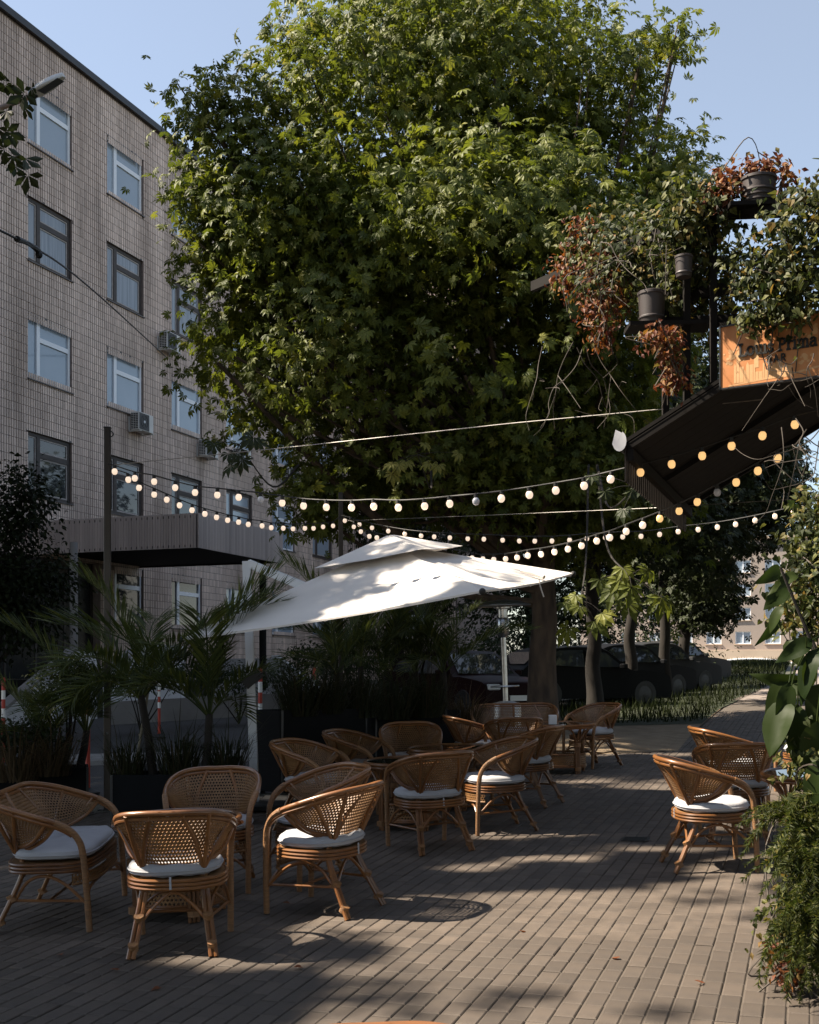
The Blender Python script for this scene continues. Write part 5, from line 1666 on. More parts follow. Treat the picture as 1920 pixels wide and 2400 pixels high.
# the leaves that show largest, one by one
k = np.argsort(MP[:, 1])[:280]
rr = np.random.default_rng(8)
lv = [MB().add(PAL7[0], None, PAL7[1], a=v).mesh('leaf', CHEST) for v in (.35, .6, .8)]
base_w = mt.matrix_world.translation
for i in k:
    o = bpy.data.objects.new('leaf', lv[int(i) % 3]); COL.objects.link(o); o.parent = mt
    n_ = Vector(MN[i]).normalized(); f = Vector(rr.normal(size=3)) + Vector((0, -.6, -.5))
    y_ = (f - n_ * f.dot(n_)).normalized(); x_ = y_.cross(n_)
    Mx = Matrix((x_, y_, n_)).transposed().to_4x4()
    o.matrix_basis = Matrix.Translation(Vector(MP[i]) + Vector(rr.normal(0, .1, 3)) + Vector((0, -.12, 0))) @ Mx @ Matrix.Scale(float(rr.uniform(.28, .4)), 4)

row = [(1397, 24.5, [Lpx(1400, 1000, 24.5, 230, 240, 2.0), Lpx(1500, 1190, 24.8, 150, 110, 1.4)], .17, 'chestnut tree second along the path, its foot lit, behind the lone chair', 1000),
       (1482, 29.0, [Lpx(1560, 960, 29.0, 230, 280, 2.4), Lpx(1580, 1230, 29, 150, 130, 1.6)], .16, 'chestnut tree third along the path, slim black trunk before the grey car', 1000),
       (1560, 33.0, [Lpx(1660, 1060, 33.0, 190, 220, 2.4), Lpx(1635, 1290, 33, 105, 125, 1.8), Lpx(1790, 1060, 33, 60, 60, 1)], .17, 'chestnut tree fourth along the path, black trunk next to the silver car', 1100),
       (1603, 37.0, [Lpx(1735, 1150, 37.0, 130, 150, 2.4), Lpx(1650, 1400, 37, 80, 80, 1.6), Lpx(1815, 1130, 37, 70, 110, 1.2)], .2, 'chestnut tree farthest along the path, black against the pale building', 1300)]
for i, (px, Y, lobs, r0, lab, n) in enumerate(row):
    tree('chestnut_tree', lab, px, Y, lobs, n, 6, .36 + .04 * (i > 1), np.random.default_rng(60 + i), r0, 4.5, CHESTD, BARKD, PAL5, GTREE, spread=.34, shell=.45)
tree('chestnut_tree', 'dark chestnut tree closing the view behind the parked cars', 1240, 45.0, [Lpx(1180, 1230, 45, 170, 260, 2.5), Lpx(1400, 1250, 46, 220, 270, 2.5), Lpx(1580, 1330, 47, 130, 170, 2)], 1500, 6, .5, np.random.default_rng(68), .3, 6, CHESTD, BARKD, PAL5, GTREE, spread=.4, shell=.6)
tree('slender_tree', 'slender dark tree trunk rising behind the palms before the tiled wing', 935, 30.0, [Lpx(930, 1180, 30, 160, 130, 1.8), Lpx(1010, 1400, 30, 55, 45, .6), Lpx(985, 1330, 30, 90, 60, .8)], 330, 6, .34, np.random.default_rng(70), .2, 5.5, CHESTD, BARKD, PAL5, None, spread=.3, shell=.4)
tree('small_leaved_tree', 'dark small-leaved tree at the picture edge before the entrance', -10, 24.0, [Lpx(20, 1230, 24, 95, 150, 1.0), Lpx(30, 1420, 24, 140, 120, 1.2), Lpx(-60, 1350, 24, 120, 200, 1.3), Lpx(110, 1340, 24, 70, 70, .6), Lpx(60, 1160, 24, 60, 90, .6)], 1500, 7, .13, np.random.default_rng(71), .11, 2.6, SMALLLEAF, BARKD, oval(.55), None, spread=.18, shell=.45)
# chestnut sprays that hang low and near, between the bulbs
def spray(px, py, Y, n, size, wpx, hpx, label, seed, mat=CHEST, var=None):
    g = np.random.default_rng(seed)
    c = at(px, py, Y); k = Y / FPX
    r = thing('hanging_branch', label, 'branch', c, 0, 'low chestnut branches over the terrace')
    P = np.stack([g.uniform(-1, 1, n) * wpx * k, g.normal(0, .15, n), g.uniform(-1, 1, n) * hpx * k], 1)
    nrm = np.stack([g.normal(0, .3, n), -.75 + g.normal(0, .25, n), .65 + g.normal(0, .2, n)], 1)
    fw = np.stack([g.normal(0, .5, n), -.1 * np.ones(n), -np.ones(n)], 1)
    for i in range(n):
        m = MB(); scatter(m, PAL7, np.zeros((1, 3)), nrm[i:i + 1], np.array([size * g.uniform(.75, 1.15)]), g, fwd=fw[i:i + 1], var=np.array([g.uniform(.3, .9) if var is None else var]))
        obj('leaf', m, mat, r, loc=P[i])
    m = MB()
    rt = np.array(at(min(1400, max(700, px)), 1090, 18.0) - c); ce = P.mean(0) + (0, .12, .10)
    m.tube(catmull([rt, rt * .5 + (0, .2, -.35), ce], 6), np.linspace(.02, .006, 13), 5); obj('bough', m, BARKD, r)
    m = MB()
    for i in range(n): m.tube(catmull([ce, (ce + P[i]) / 2 + (0, .02, .03), P[i]], 4), np.linspace(.005, .002, 9), 4)
    obj('twig', m, BARKD, r)
spray(1470, 1380, 11.5, 9, .40, 85, 50, 'low branch of big dim chestnut leaves beside the parasol corner', 1)
spray(1380, 1440, 11.8, 8, .38, 60, 50, 'low branch of chestnut leaves just above the far chair', 2)
spray(1010, 1075, 16.0, 8, .34, 110, 35, 'branch of chestnut leaves coloured pale as sunlit, hanging above the parasol top', 3, CHEST, .95)  # palest leaf tone given to this branch in place of sunlight
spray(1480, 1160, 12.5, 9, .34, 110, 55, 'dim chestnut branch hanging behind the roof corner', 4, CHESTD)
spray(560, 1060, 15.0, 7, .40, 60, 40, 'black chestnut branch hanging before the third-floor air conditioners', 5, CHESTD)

# chestnuts beyond the picture that shade the terrace; later ones added to block light
lit_poly = np.array([(-.62, 4.9), (-.45, 5.9), (-.35, 6.5), (-.65, 6.9), (-.6, 7.45), (-.1, 8.0), (.75, 8.15), (1.5, 8.1), (2.05, 8.3), (2.6, 8.2), (2.7, 4.9)])
soft_poly = np.array([tuple(gp(*p)[:2]) for p in ((1900, 2140), (1560, 2165), (1330, 2230), (1180, 2330), (1300, 2350), (1500, 2270), (1760, 2215), (1900, 2200))])
soft_poly2 = np.array([tuple(gp(*p)[:2]) for p in ((820, 2215), (900, 2195), (960, 2215), (900, 2245), (780, 2270))])
def in_poly(x, y, P):
    c = np.zeros(len(x), bool); j = len(P) - 1
    for i in range(len(P)):
        xi, yi = P[i]; xj, yj = P[j]
        cc = ((yi > y) != (yj > y)) & (x < (xj - xi) * (y - yi) / (yj - yi + 1e-12) + xi)
        c ^= cc; j = i
    return c
SUNL = [  # places that the sun reaches through gaps: x, y, z, radius, share of leaves missing there
    (1.0, 6.6, .1, .9, 1.0), (.78, 10.48, .6, .36, 1.0), (.55, 10.35, .3, .3, 1.0), (-.45, 11.2, 2.3, .4, .4), (-.1, 10.7, 2.45, .5, .25), (.3, 10.9, 2.6, .5, .2), (-.9, 11.6, 2.35, .4, .45), (.8, 11.8, 2.8, .6, .3), (-.2, 11.6, 2.95, .5, .3),
    (2.9, 19.0, .1, 1.5, .8), (4.0, 18.3, .1, .8, 1.0), (3.3, 18.2, .1, .7, 1.0), (2.25, 20.9, 1.2, .5, .85), (3.7, 24.3, 1.0, .35, .8), (-1.60, 6.5, .8, .34, 1.0), (-1.45, 6.46, .8, .28, 1.0), (2.4, 15.7, .7, .35, .7), (1.9, 10.6, .3, .35, .9), (2.6, 10.7, .3, .3, .8), (1.95, 8.72, .75, .5, 1.0), (2.1, 8.5, .35, .4, .9),
    (1.2, 9.6, .27, .22, .7), (2.4, 9.9, .3, .18, .7), (0.0, 2.7, .8, .25, 1.0), (2.75, 8.9, 4.1, .8, 1.0), (2.4, 9.1, 4.6, 1.0, .85), (2.7, 9.3, 5.2, .8, .9), (3.4, 7.9, 3.3, .8, .9), (2.2, 6.0, .9, .7, .85), (2.1, 5.8, 1.6, .5, .9), (-.35, 7.35, .5, .28, .9), (1.5, 13.5, .4, .2, .6), (2.3, 13.0, .4, .25, .6), (-1.72, 12.9, .3, .25, .9), (-2.3, 13.0, 1.7, .3, .8), (-3.6, 12.3, 1.5, .3, .7)]
for (xa, xb, y_, r_) in ((1100, 1320, 1737, .20), (1400, 1640, 1768, .16), (1330, 1400, 1832, .14), (1230, 1320, 1850, .13), (1260, 1560, 1946, .16), (1440, 1600, 1925, .13), (1080, 1180, 2035, .13), (1480, 1640, 1992, .10), (1240, 1420, 2012, .10)):
    for x_ in np.arange(xa, xb + 1, 38):
        v_ = gp(x_, y_); SUNL.append((v_.x, v_.y, 0.0, r_ + .13, .9))
def keep_shade(base):  # cuts leaves from the unseen crowns to shape where sun lands
    g = np.random.default_rng(99)
    def f(p):
        w = p + np.array(base)
        X, Y, Z = w[:, 0], w[:, 1], w[:, 2]
        px = CX + FPX * X / np.maximum(Y, .1); py = HY - FPX * (Z - CAMZ) / np.maximum(Y, .1)
        infr = (Y > .3) & (px > -70) & (px < 1990) & (py > -70)
        branch = (px < 82) & (py > 110) & (py < 420) & (Y > 9)
        k = ~infr | branch
        s = np.array(S)
        t = Z / s[2]
        gx, gy = X - s[0] * t, Y - s[1] * t
        lit = in_poly(gx, gy, lit_poly)
        soft = in_poly(gx, gy, soft_poly) | in_poly(gx, gy, soft_poly2)
        k &= ~(lit & (g.random(len(p)) < np.where(soft, .80, .985)))
        for (a, b, c, r, pr) in SUNL:
            c = c + (gz(a, b) if c < 1.0 else 0)
            d = np.stack([X - a, Y - b, Z - c], 1)
            al = d @ s; per = np.linalg.norm(d - al[:, None] * s, axis=1)
            k &= ~((per < r) & (al > 0) & (g.random(len(p)) < pr))
        return k
    return f
off_frame = [
    ((-9.6, 4.6), [(-10.2, 4.0, 8.6, 3.6, 3.6, 1.7), (-8.0, 3.4, 8.2, 3.2, 3.0, 1.4), (-8.0, 6.4, 8.8, 3.2, 2.8, 1.8), (-11.4, 6.6, 8.6, 3.0, 3.0, 1.6)], 'horse chestnut tree beside the terrace, casting the near shade', 3600),
    ((-9.2, 11.0), [(-9.2, 10.4, 8.8, 3.6, 3.6, 2.0), (-7.0, 9.0, 8.8, 2.8, 3.2, 1.8), (-6.9, 12.2, 8.8, 2.2, 3.0, 2.0), (-5.4, 9.4, 8.6, 1.8, 2.0, 1.6), (-11.4, 12.4, 8.8, 2.8, 2.8, 1.8)] + 2 * [Lpx(-30, 180, 11.5, 62, 60, .5), Lpx(-14, 325, 11.2, 72, 50, .4)], 'horse chestnut tree whose leaf tips enter beside the street lamp', 3800),
    ((-11.0, 17.0), [(-10.0, 16.2, 9.0, 3.4, 3.2, 2.2), (-8.6, 15.2, 9.0, 2.6, 2.6, 2.0), (-11.5, 19.5, 9.4, 3.2, 3.0, 2.4)], 'horse chestnut tree beyond the street lamp post, out of the way', 2300),
    ((-11.2, 21.5), [(-10.8, 17.2, 14.2, 1.7, 2.4, 6.2), (-10.8, 20.4, 15.0, 1.7, 2.4, 6.2), (-11.2, 23.4, 15.2, 1.7, 2.2, 6.2)], 'tallest horse chestnut tree, unseen, added to shade the big crown, close to the office block and out beyond the street lamp', 5600),
    ((5.6, -1.6), [(3.4, -.4, 8.2, 3.6, 3.0, 1.5), (6.0, -2.6, 7.8, 3.6, 3.4, 2.4), (.2, 1.2, 8.4, 3.2, 2.2, 1.2), (2.5, -4.5, 7.6, 3.6, 3.2, 2.6)], 'unseen horse chestnut tree overhanging the viewer from behind, added to cut sky light', 3200),
    ((-4.4, -5.0), [(-4.4, -4.6, 8.0, 4.0, 3.6, 2.8), (-1.6, -6.0, 7.4, 3.4, 3.4, 2.8), (-7.6, -3.0, 8.0, 3.2, 3.2, 2.4)], 'unseen horse chestnut tree behind the viewer, added to cut sky light, on the yard side', 3000),
    ((10.6, 14.5), [(10.4, 14.5, 6.4, 3.2, 3.4, 3.4), (9.8, 11.8, 6.8, 2.6, 2.6, 2.8), (11.6, 17.6, 6.2, 2.6, 3.0, 3.4)], 'unseen horse chestnut tree on the far side of the path, added to block sky light, abreast of the kiosk', 2300),
    ((14.2, 25.0), [(14.0, 25, 6.0, 3.2, 3.6, 3.6), (13.6, 21.6, 6.4, 2.8, 3.0, 3.4), (15.6, 29, 6.4, 3.0, 3.4, 3.6)], 'unseen horse chestnut tree on the far side of the path, added to block sky light, abreast of the parked cars', 2300),
    ((18.6, 37.0), [(18.6, 37, 6.6, 3.4, 4.0, 3.8), (17.6, 33, 6.4, 3.0, 3.2, 3.4)], 'unseen horse chestnut tree on the far side of the path, added to block sky light, at its upper end', 1700),
    ((9.6, 6.0), [(8.8, 5.4, 7.6, 3.4, 3.4, 2.8), (10.6, 8.6, 7.8, 3.4, 3.4, 2.6), (9.4, 2.0, 7.6, 3.2, 3.0, 2.6)], 'unseen horse chestnut tree past the kiosk, added to cut sky light', 2600)]
for i, ((bx0, by0), lob, lab, n) in enumerate(off_frame):
    px0 = CX + FPX * bx0 / by0
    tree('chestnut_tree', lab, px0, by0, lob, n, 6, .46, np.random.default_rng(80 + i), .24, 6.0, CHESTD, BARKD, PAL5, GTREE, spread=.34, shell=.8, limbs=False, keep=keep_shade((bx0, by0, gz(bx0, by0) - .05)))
# ================================================================== the dark kiosk roof, its sign, pots and creepers
KE = Vector((1.69, 9.30, 0)); KZ = 3.49
kio = thing('kiosk', 'dark timber kiosk with a pitched sheet roof hung with creepers', 'kiosk', KE, -FA)
KM = kio.matrix_world.copy(); KINV = KM.inverted()
TR = math.tan(R(30))
HW, LU = 2.7, 3.62
def rz_(w): return KZ + (w if w <= HW else 2 * HW - w) * TR
m = MB()
for (w0, w1) in ((0.0, HW), (HW, 2 * HW)):
    v = []
    for u in (0, LU):
        for w in (w0, w1):
            v += [(w, u, rz_(w)), (w, u, rz_(w) + .03)]
    # idx: u0w0 b,t ; u0w1 b,t ; u1w0 b,t ; u1w1 b,t
    m.add(v, [(0, 4, 6, 2), (1, 3, 7, 5), (0, 2, 3, 1), (4, 5, 7, 6), (0, 1, 5, 4), (2, 6, 7, 3)])
obj('roof', m, ROOFDARK, kio)
for k in range(15):
    u = .12 + k * (LU - .24) / 14
    m = MB(); m.beam((.02, u, KZ - .006), (HW - .02, u, rz_(HW) - .012), .236, .008, up=(0, 0, 1)); obj('soffit_board', m, ROOFDARK, kio)
for u in (.03, LU - .03, LU / 2):
    m = MB(); m.beam((.0, u, KZ - .04), (HW, u, rz_(HW) - .04), .05, .05); m.beam((2 * HW, u, KZ - .04), (HW, u, rz_(HW) - .04), .05, .05); obj('rafter', m, ROOFDARK, kio)
m = MB(); m.beam((.03, .0, KZ - .10), (.03, LU, KZ - .10), .05, .09); obj('eave_beam', m, ROOFDARK, kio)
# corrugated skirt below the eave, one strip of sheet after another
for k in range(36):
    u = k * LU / 36
    m = MB(); b = .05
    m.box(-.012, -.002, u + .004, u + b, KZ - .30 - .02 * 0, KZ - .04); m.box(-.026, -.013, u + b, u + LU / 36 - .002, KZ - .30, KZ - .04)
    obj('sheet_strip', m, ROOFSHEET, kio)
m = MB(); m.tube([(-.045, -.05, KZ - .005), (-.045, LU + .05, KZ - .005)], .045, 10); obj('gutter', m, ROOFSHEET, kio, smooth=True)
m = MB(); t = np.linspace(-PI * .75, PI * .35, 10)
poly = [(-.045 + .055 * math.cos(a), KZ - .0 + .08 * math.sin(a)) for a in t] + [(-.02, KZ + .06), (-.075, KZ + .09), (-.10, KZ - .02)]
n = len(poly); V = [(x, -.062, z) for x, z in poly] + [(x, -.052, z) for x, z in poly]
m.add(V, [(k, (k + 1) % n, n + (k + 1) % n, n + k) for k in range(n)], [(0, k, k + 1) for k in range(1, n - 1)]); obj('gutter_cap', m, GRAYPVC, kio)
for (w, u) in ((2.95, .25), (5.1, .25), (2.95, LU - .25), (5.1, LU - .25)):
    pz = KM @ Vector((w, u, 0)); g0 = gz(pz.x, pz.y)
    m = MB(); m.bbox(w - .06, w + .06, u - .06, u + .06, g0, rz_(w) - .08, .008); obj('post', m, ROOFDARK, kio)
for u in (.25, LU - .25):
    m = MB(); m.beam((2.95, u, 2.7), (1.6, u, rz_(1.6) - .1), .07, .09); obj('brace', m, ROOFDARK, kio)
# trellis over the roof
m0 = [((at(1249, 672, 10.8), at(1610, 520, 9.3)), 'beam'), ((at(1430, 585, 9.9), at(1640, 520, 9.2)), 'beam'), ((at(1560, 700, 9.5), at(1930, 640, 8.8)), 'beam'), ((at(1640, 500, 9.1), at(1960, 470, 8.7)), 'beam'), ((at(1500, 760, 9.5), at(1930, 742, 8.9)), 'beam')]
tre = thing('trellis', 'dark timber trellis beams standing on the kiosk roof under the creepers', 'trellis', KM @ Vector((1.2, .4, rz_(1.2) + .06)), 0)
TI = tre.matrix_world.inverted()
for (a, b), nm in m0:
    m = MB(); m.beam(TI @ a, TI @ b, .05, .085); obj(nm, m, ROOFDARK, tre)
for px, y0, Y in ((1610, 520, 9.25), (1840, 640, 8.95), (1672, 498, 9.15), (1560, 700, 9.5)):
    a = at(px, y0, Y); l = KINV @ a
    zr = rz_(max(0.0, l.x)) + .05
    m = MB(); m.beam(TI @ a, TI @ Vector((a.x, a.y, min(zr, a.z - .05))), .05, .05); obj('upright', m, ROOFDARK, tre)

# pots
def pot(px, ytop, ybot, wpx, Y, label, ribs=2):
    k = Y / FPX; c = at(px, ybot, Y); h = (ybot - ytop) * k; r_ = wpx / 2 * k
    o = thing('plant_pot', label, 'plant pot', c, 0, 'dark pots set among the creepers')
    prof = [(.001, 0), (r_ * .80, 0), (r_ * .84, h * .06)]
    for i in range(ribs):
        z = h * (.14 + .16 * i); prof += [(r_ * (.86 + .03 * i), z), (r_ * (.93 + .03 * i), z + h * .03), (r_ * (.93 + .03 * i), z + h * .07), (r_ * (.87 + .03 * i), z + h * .10)]
    prof += [(r_ * .95, h * .88), (r_ * 1.02, h * .90), (r_ * 1.02, h * .985), (r_ * .97, h), (r_ * .9, h), (r_ * .88, h * .9)]
    m = MB(); m.lathe(prof, 26); obj('pot_body', m, POTMAT, o, smooth=True)
    m = MB(); m.disc((0, 0, 0), r_ * .89, h * .9, 20); obj('soil_fill', m, EARTH, o)
    return o
pot(1778, 418, 488, 84, 9.0, 'big ringed dark pot topmost on the trellis, red creeper spilling over its rim', 3)
pot(1528, 685, 760, 66, 9.3, 'dark pot hanging lower among the brown creepers, pale light on its side', 1)
pot(1603, 600, 650, 42, 9.0, 'small dark pot peeking between yellow leaves above the lower pot', 1)
pot(1803, 610, 655, 44, 8.9, 'small ringed pot half hidden in the green creepers above the sign', 1)
m = MB(); a, b = at(1700, 494, 9.0), at(1860, 488, 9.0); m.beam(TI @ a, TI @ b, .3, .03); obj('shelf', m, ROOFDARK, tre)
a, b = at(1470, 768, 9.3), at(1660, 764, 9.3)
m = MB(); m.beam(TI @ a, TI @ b, .26, .03); obj('shelf', m, ROOFDARK, tre)

# the sign
sa, sb = at(1690, 910, 9.05), at(1986, 886, 8.55)
sd = Vector((sb.x - sa.x, sb.y - sa.y, 0)); SW = sd.length
SH = (910 - 768) / FPX * 9.05
sg = thing('bar_sign', 'orange bar signboard in a thin dark frame, black slab lettering, leaf shadows on it', 'sign', (sa.x, sa.y, sa.z), math.atan2(sd.y, sd.x))
sl_ = math.asin(max(-1, min(1, (sb.z - sa.z) / SW)))
m = MB(); m.box(0, SW, 0, .03, 0, SH); obj('face', m, SIGNFACE, sg)
m = MB(); t = .012
m.box(-t, 0, -.008, .035, -t, SH + t); m.box(SW, SW + t, -.008, .035, -t, SH + t); m.box(0, SW, -.008, .035, -t, 0); m.box(0, SW, -.008, .035, SH, SH + t); obj('frame', m, DARKMETAL, sg)
m = MB(); m.box(.1, .14, .035, .3, SH * .2, SH * .3); m.box(SW - .14, SW - .1, .035, .3, SH * .2, SH * .3); obj('bracket', m, DARKMETAL, sg)
# face: orange print with a pale town skyline and towers
nt, b_ = _nt, _b
tc = N(nt, 'ShaderNodeTexCoord'); no = N(nt, 'ShaderNodeTexNoise'); no.inputs['Scale'].default_value = 3.0; no.inputs['Detail'].default_value = 3
nt.links.new(tc.outputs['Object'], no.inputs['Vector'])
rp = ramp(nt, [(.44, (.46, .170, .046)), (.50, (.49, .19, .058)), (.60, (.52, .215, .07))])
nt.links.new(no.outputs['Fac'], rp.inputs['Fac']); nt.links.new(rp.outputs[0], b_.inputs['Base Color']); b_.inputs['Roughness'].default_value = .55
PALE = pmat('sign_pale_print', (.60, .35, .165), (.55, .30, .13), rough=.6, scale=9)
rg = np.random.default_rng(12)
m = MB()
def fl(x0, x1, z0, z1, y=-.0012): m.add([(x0, y, z0), (x1, y, z0), (x1, y, z1), (x0, y, z1)], [(0, 1, 2, 3)])
x = .10
m.add([(.06, -.0010, .012), (SW * .6, -.0010, .05), (SW * .98, -.0010, .10), (SW * .98, -.0010, .085), (SW * .6, -.0010, .035), (.06, -.0010, .004)], [(0, 5, 4, 1), (1, 4, 3, 2)])
while x < .52:
    w = rg.uniform(.012, .035); h = rg.uniform(.05, .13); fl(x, x + w, .022, .022 + h, -.0012 - .0002 * rg.random())
    if rg.random() < .5: m.add([(x, -.0012, .022 + h), (x + w, -.0012, .022 + h), (x + w / 2, -.0012, .022 + h + .025)], None, [(0, 1, 2)])
    x += w + .002
fl(.60 * .42, .60 * .42 + .035, .12, SH * .93); fl(.12, .14, .1, SH * .5)
for (cx_, cz, r_) in ((.10, .27, .05), (.14, .22, .045), (.06, .2, .04), (.30, .38, .06), (.62, .14, .05), (.82, .15, .06), (.70, .36, .07), (.92, .34, .06)):
    for _ in range(9):
        dx, dz = rg.normal(0, r_ * .6, 2); q_ = rg.uniform(.008, .022)
        if 0.02 < cx_ + dx < SW - .03 and .02 < cz + dz < SH - .03: m.add([(cx_ + dx + q_ * math.cos(a), -.0011 - .0003 * rg.random() * 0 - _ * .00006, cz + dz + q_ * math.sin(a) * .8) for a in np.linspace(0, 2 * PI, 8)[:-1]], None, [(0, k, k + 1) for k in range(1, 6)])
obj('skyline_print', m, PALE, sg)
# slab letters from strokes
GL = {
 'L': (.60, [[(0.08, 0), (0.08, 1)], [(-.04, 1), (.22, 1)], [(-.04, 0), (.56, 0)], [(.56, 0), (.56, .2)]]),
 'o': (.66, ['O']), 'u': (.66, [[(.10, .7), (.10, .26), (.16, .07), (.30, 0), (.44, .07), (.50, .22)], [(.52, .7), (.52, 0)], [(0, .7), (.10, .7)], [(.42, .7), (.52, .7)], [(.52, 0), (.60, 0)]]),
 'ı': (.30, [[(.13, 0), (.13, .7)], [(.02, .7), (.13, .7)], [(.02, 0), (.24, 0)]]),
 's': (.52, [[(.42, .58), (.34, .68), (.2, .7), (.08, .62), (.1, .47), (.24, .37), (.38, .28), (.42, .14), (.32, .03), (.18, 0), (.06, .08), (.03, .16)]]),
 'P': (.66, [[(.12, 0), (.12, 1)], [(0, 0), (.26, 0)], [(0, 1), (.34, 1), (.5, .93), (.57, .76), (.5, .58), (.34, .5), (.12, .5)]]),
 'r': (.48, [[(.12, 0), (.12, .7)], [(.02, .7), (.12, .7)], [(.02, 0), (.24, 0)], [(.12, .45), (.2, .62), (.32, .7), (.42, .66)]]),
 'i': (.30, [[(.13, 0), (.13, .7)], [(.02, .7), (.13, .7)], [(.02, 0), (.24, 0)], [(.11, .94), (.15, .94)]]),
 'm': (.94, [[(.12, 0), (.12, .7)], [(.02, .7), (.12, .7)], [(.02, 0), (.22, 0)], [(.12, .45), (.2, .64), (.32, .7), (.44, .62), (.46, .45), (.46, 0)], [(.46, .45), (.54, .64), (.66, .7), (.78, .62), (.8, .45), (.8, 0)], [(.38, 0), (.54, 0)], [(.72, 0), (.9, 0)]]),
 'a': (.62, [[(.1, .58), (.2, .68), (.34, .7), (.46, .6), (.48, .45), (.48, 0)], [(.48, 0), (.58, 0)], [(.48, .4), (.28, .4), (.1, .32), (.06, .16), (.14, .03), (.28, 0), (.42, .08), (.48, .2)]]),
 'B': (.7, [[(.1, 0), (.1, 1)], [(.1, 1), (.36, 1), (.5, .9), (.5, .64), (.36, .53), (.1, .53)], [(.36, .53), (.54, .42), (.54, .12), (.38, 0), (.1, 0)]]),
 'A': (.76, [[(.04, 0), (.36, 1), (.68, 0)], [(.15, .33), (.57, .33)]]),
 'R': (.72, [[(.1, 0), (.1, 1)], [(.1, 1), (.38, 1), (.54, .88), (.54, .64), (.38, .5), (.1, .5)], [(.34, .5), (.6, 0)]])}
GL['O'] = None
def letters(text, x, z, h, w=.15, sp=.0, slope=0.0):
    for ch in text:
        if ch == ' ': x += .32 * h; continue
        adv, strokes = GL[ch]
        m = MB()
        for s in strokes:
            if s == 'O':
                s = [(.30 + .26 * math.cos(t), .35 + .35 * math.sin(t)) for t in np.linspace(0, 2 * PI, 19)]
            P = [(x + a * h, z + b * h) for a, b in s]
            for (p, q_) in zip(P[:-1], P[1:]):
                d = Vector((q_[0] - p[0], q_[1] - p[1])); L_ = d.length
                if L_ < 1e-6: continue
                d /= L_; e_ = w * h * .5; nn = Vector((-d.y, d.x)) * e_; ex = d * e_ * .75
                c = [Vector(p) - ex - nn, Vector(q_) + ex - nn, Vector(q_) + ex + nn, Vector(p) - ex + nn]
                m.add([(v.x, -.012, v.y) for v in c] + [(v.x, -.002, v.y) for v in c], [(0, 1, 2, 3), (0, 4, 5, 1), (1, 5, 6, 2), (2, 6, 7, 3), (3, 7, 4, 0)])
        obj('letter', m, BLACKLET, sg)
        x += (adv + sp) * h
    return x
def width(t, sp): return sum(.32 if c == ' ' else GL[c][0] + sp for c in t)
hh = .086; tw = width('Louıs Prima', .05) * hh
letters('Louıs Prima', .145, SH * .48, hh, .17, .06)
hb = .050; tb = width('BAR', .28) * hb
letters('BAR', .145 + tw / 2 - tb / 2, SH * .31, hb, .19, .28)

# creepers
HEART, OV = heart(), oval(.55)
def creeper(name, label, lobes, n, per, size, mat, seed, tm=HEART, spread=.10, shell=.5, stems=8, hang=0, group='creepers over the kiosk roof'):
    g = np.random.default_rng(seed)
    c0 = np.array(lobes[0][:3])
    r = thing(name, label, 'creeper', c0, 0, group)
    L = [tuple(np.array(l[:3]) - c0) + tuple(l[3:]) for l in lobes]
    p, d, _ = lobe_points(L, n, g, shell)
    P = np.repeat(p, per, 0) + g.normal(size=(n * per, 3)) * spread
    D = np.repeat(d, per, 0)
    nrm = D * .5 + np.array((-.25, -.5, .35)) + .55 * g.normal(size=P.shape)
    fw = np.array((0, 0, -1.0)) + .6 * g.normal(size=P.shape)
    m = MB(); scatter(m, tm, P, nrm, size * g.uniform(.55, 1.2, len(P)), g, fwd=fw)
    obj('leaves', m, mat, r, kind='stuff')
    m = MB()
    for i in range(stems):
        a, b = p[g.integers(n)], p[g.integers(n)]
        mid = (a + b) / 2 + g.normal(0, .1, 3)
        m.tube(catmull([a, mid, b, b + np.array((g.normal(0, .08), g.normal(0, .05), -.15 - .3 * g.random()))], 5), .0045, 4)
    obj('stem', m, TWIG, r)
    return r
creeper('creeper', 'dark green creeper mass along the trellis between the pots', [Lpx(1500, 620, 9.8, 190, 110, .35), Lpx(1640, 610, 9.5, 120, 120, .35), Lpx(1440, 560, 10.2, 120, 60, .3), Lpx(1670, 720, 9.6, 90, 60, .25)], 680, 5, .058, VINEG, 1, stems=30)
creeper('creeper', 'yellow-green creeper tuft below the big ringed pot', [Lpx(1640, 490, 9.15, 80, 60, .22), Lpx(1590, 560, 9.2, 60, 40, .18), Lpx(1585, 680, 9.5, 60, 40, .15)], 300, 5, .062, VINEG, 2)
creeper('creeper', 'green and yellow creeper curtain above the sign at the picture edge', [Lpx(1870, 560, 8.7, 80, 110, .3), Lpx(1830, 680, 8.8, 90, 80, .25), Lpx(1920, 500, 8.6, 50, 60, .2), Lpx(1910, 690, 8.6, 50, 60, .2), Lpx(1770, 640, 8.9, 60, 80, .2)], 380, 5, .062, VINEG, 3, stems=12)
creeper('creeper', 'red autumn creeper spilling over the topmost ringed pot', [Lpx(1712, 425, 9.05, 40, 34, .12), Lpx(1780, 402, 9.08, 75, 20, .12), Lpx(1850, 420, 9.0, 22, 24, .1), Lpx(1690, 455, 9.05, 30, 40, .12)], 150, 5, .065, VINER, 4, tm=OV, spread=.05)
creeper('creeper', 'rust-brown creeper clump on the outer end of the trellis', [Lpx(1370, 565, 10.3, 45, 55, .2), Lpx(1340, 640, 10.3, 40, 50, .15), Lpx(1420, 640, 10.0, 60, 80, .2)], 260, 5, .06, VINER, 5, tm=OV, spread=.06)
creeper('creeper', 'dry brown strand hanging down beside the signboard', [Lpx(1570, 830, 9.0, 22, 55, .08), Lpx(1580, 890, 9.0, 26, 40, .08), Lpx(1545, 790, 9.0, 40, 20, .08)], 120, 5, .06, VINER, 6, tm=OV, spread=.04)
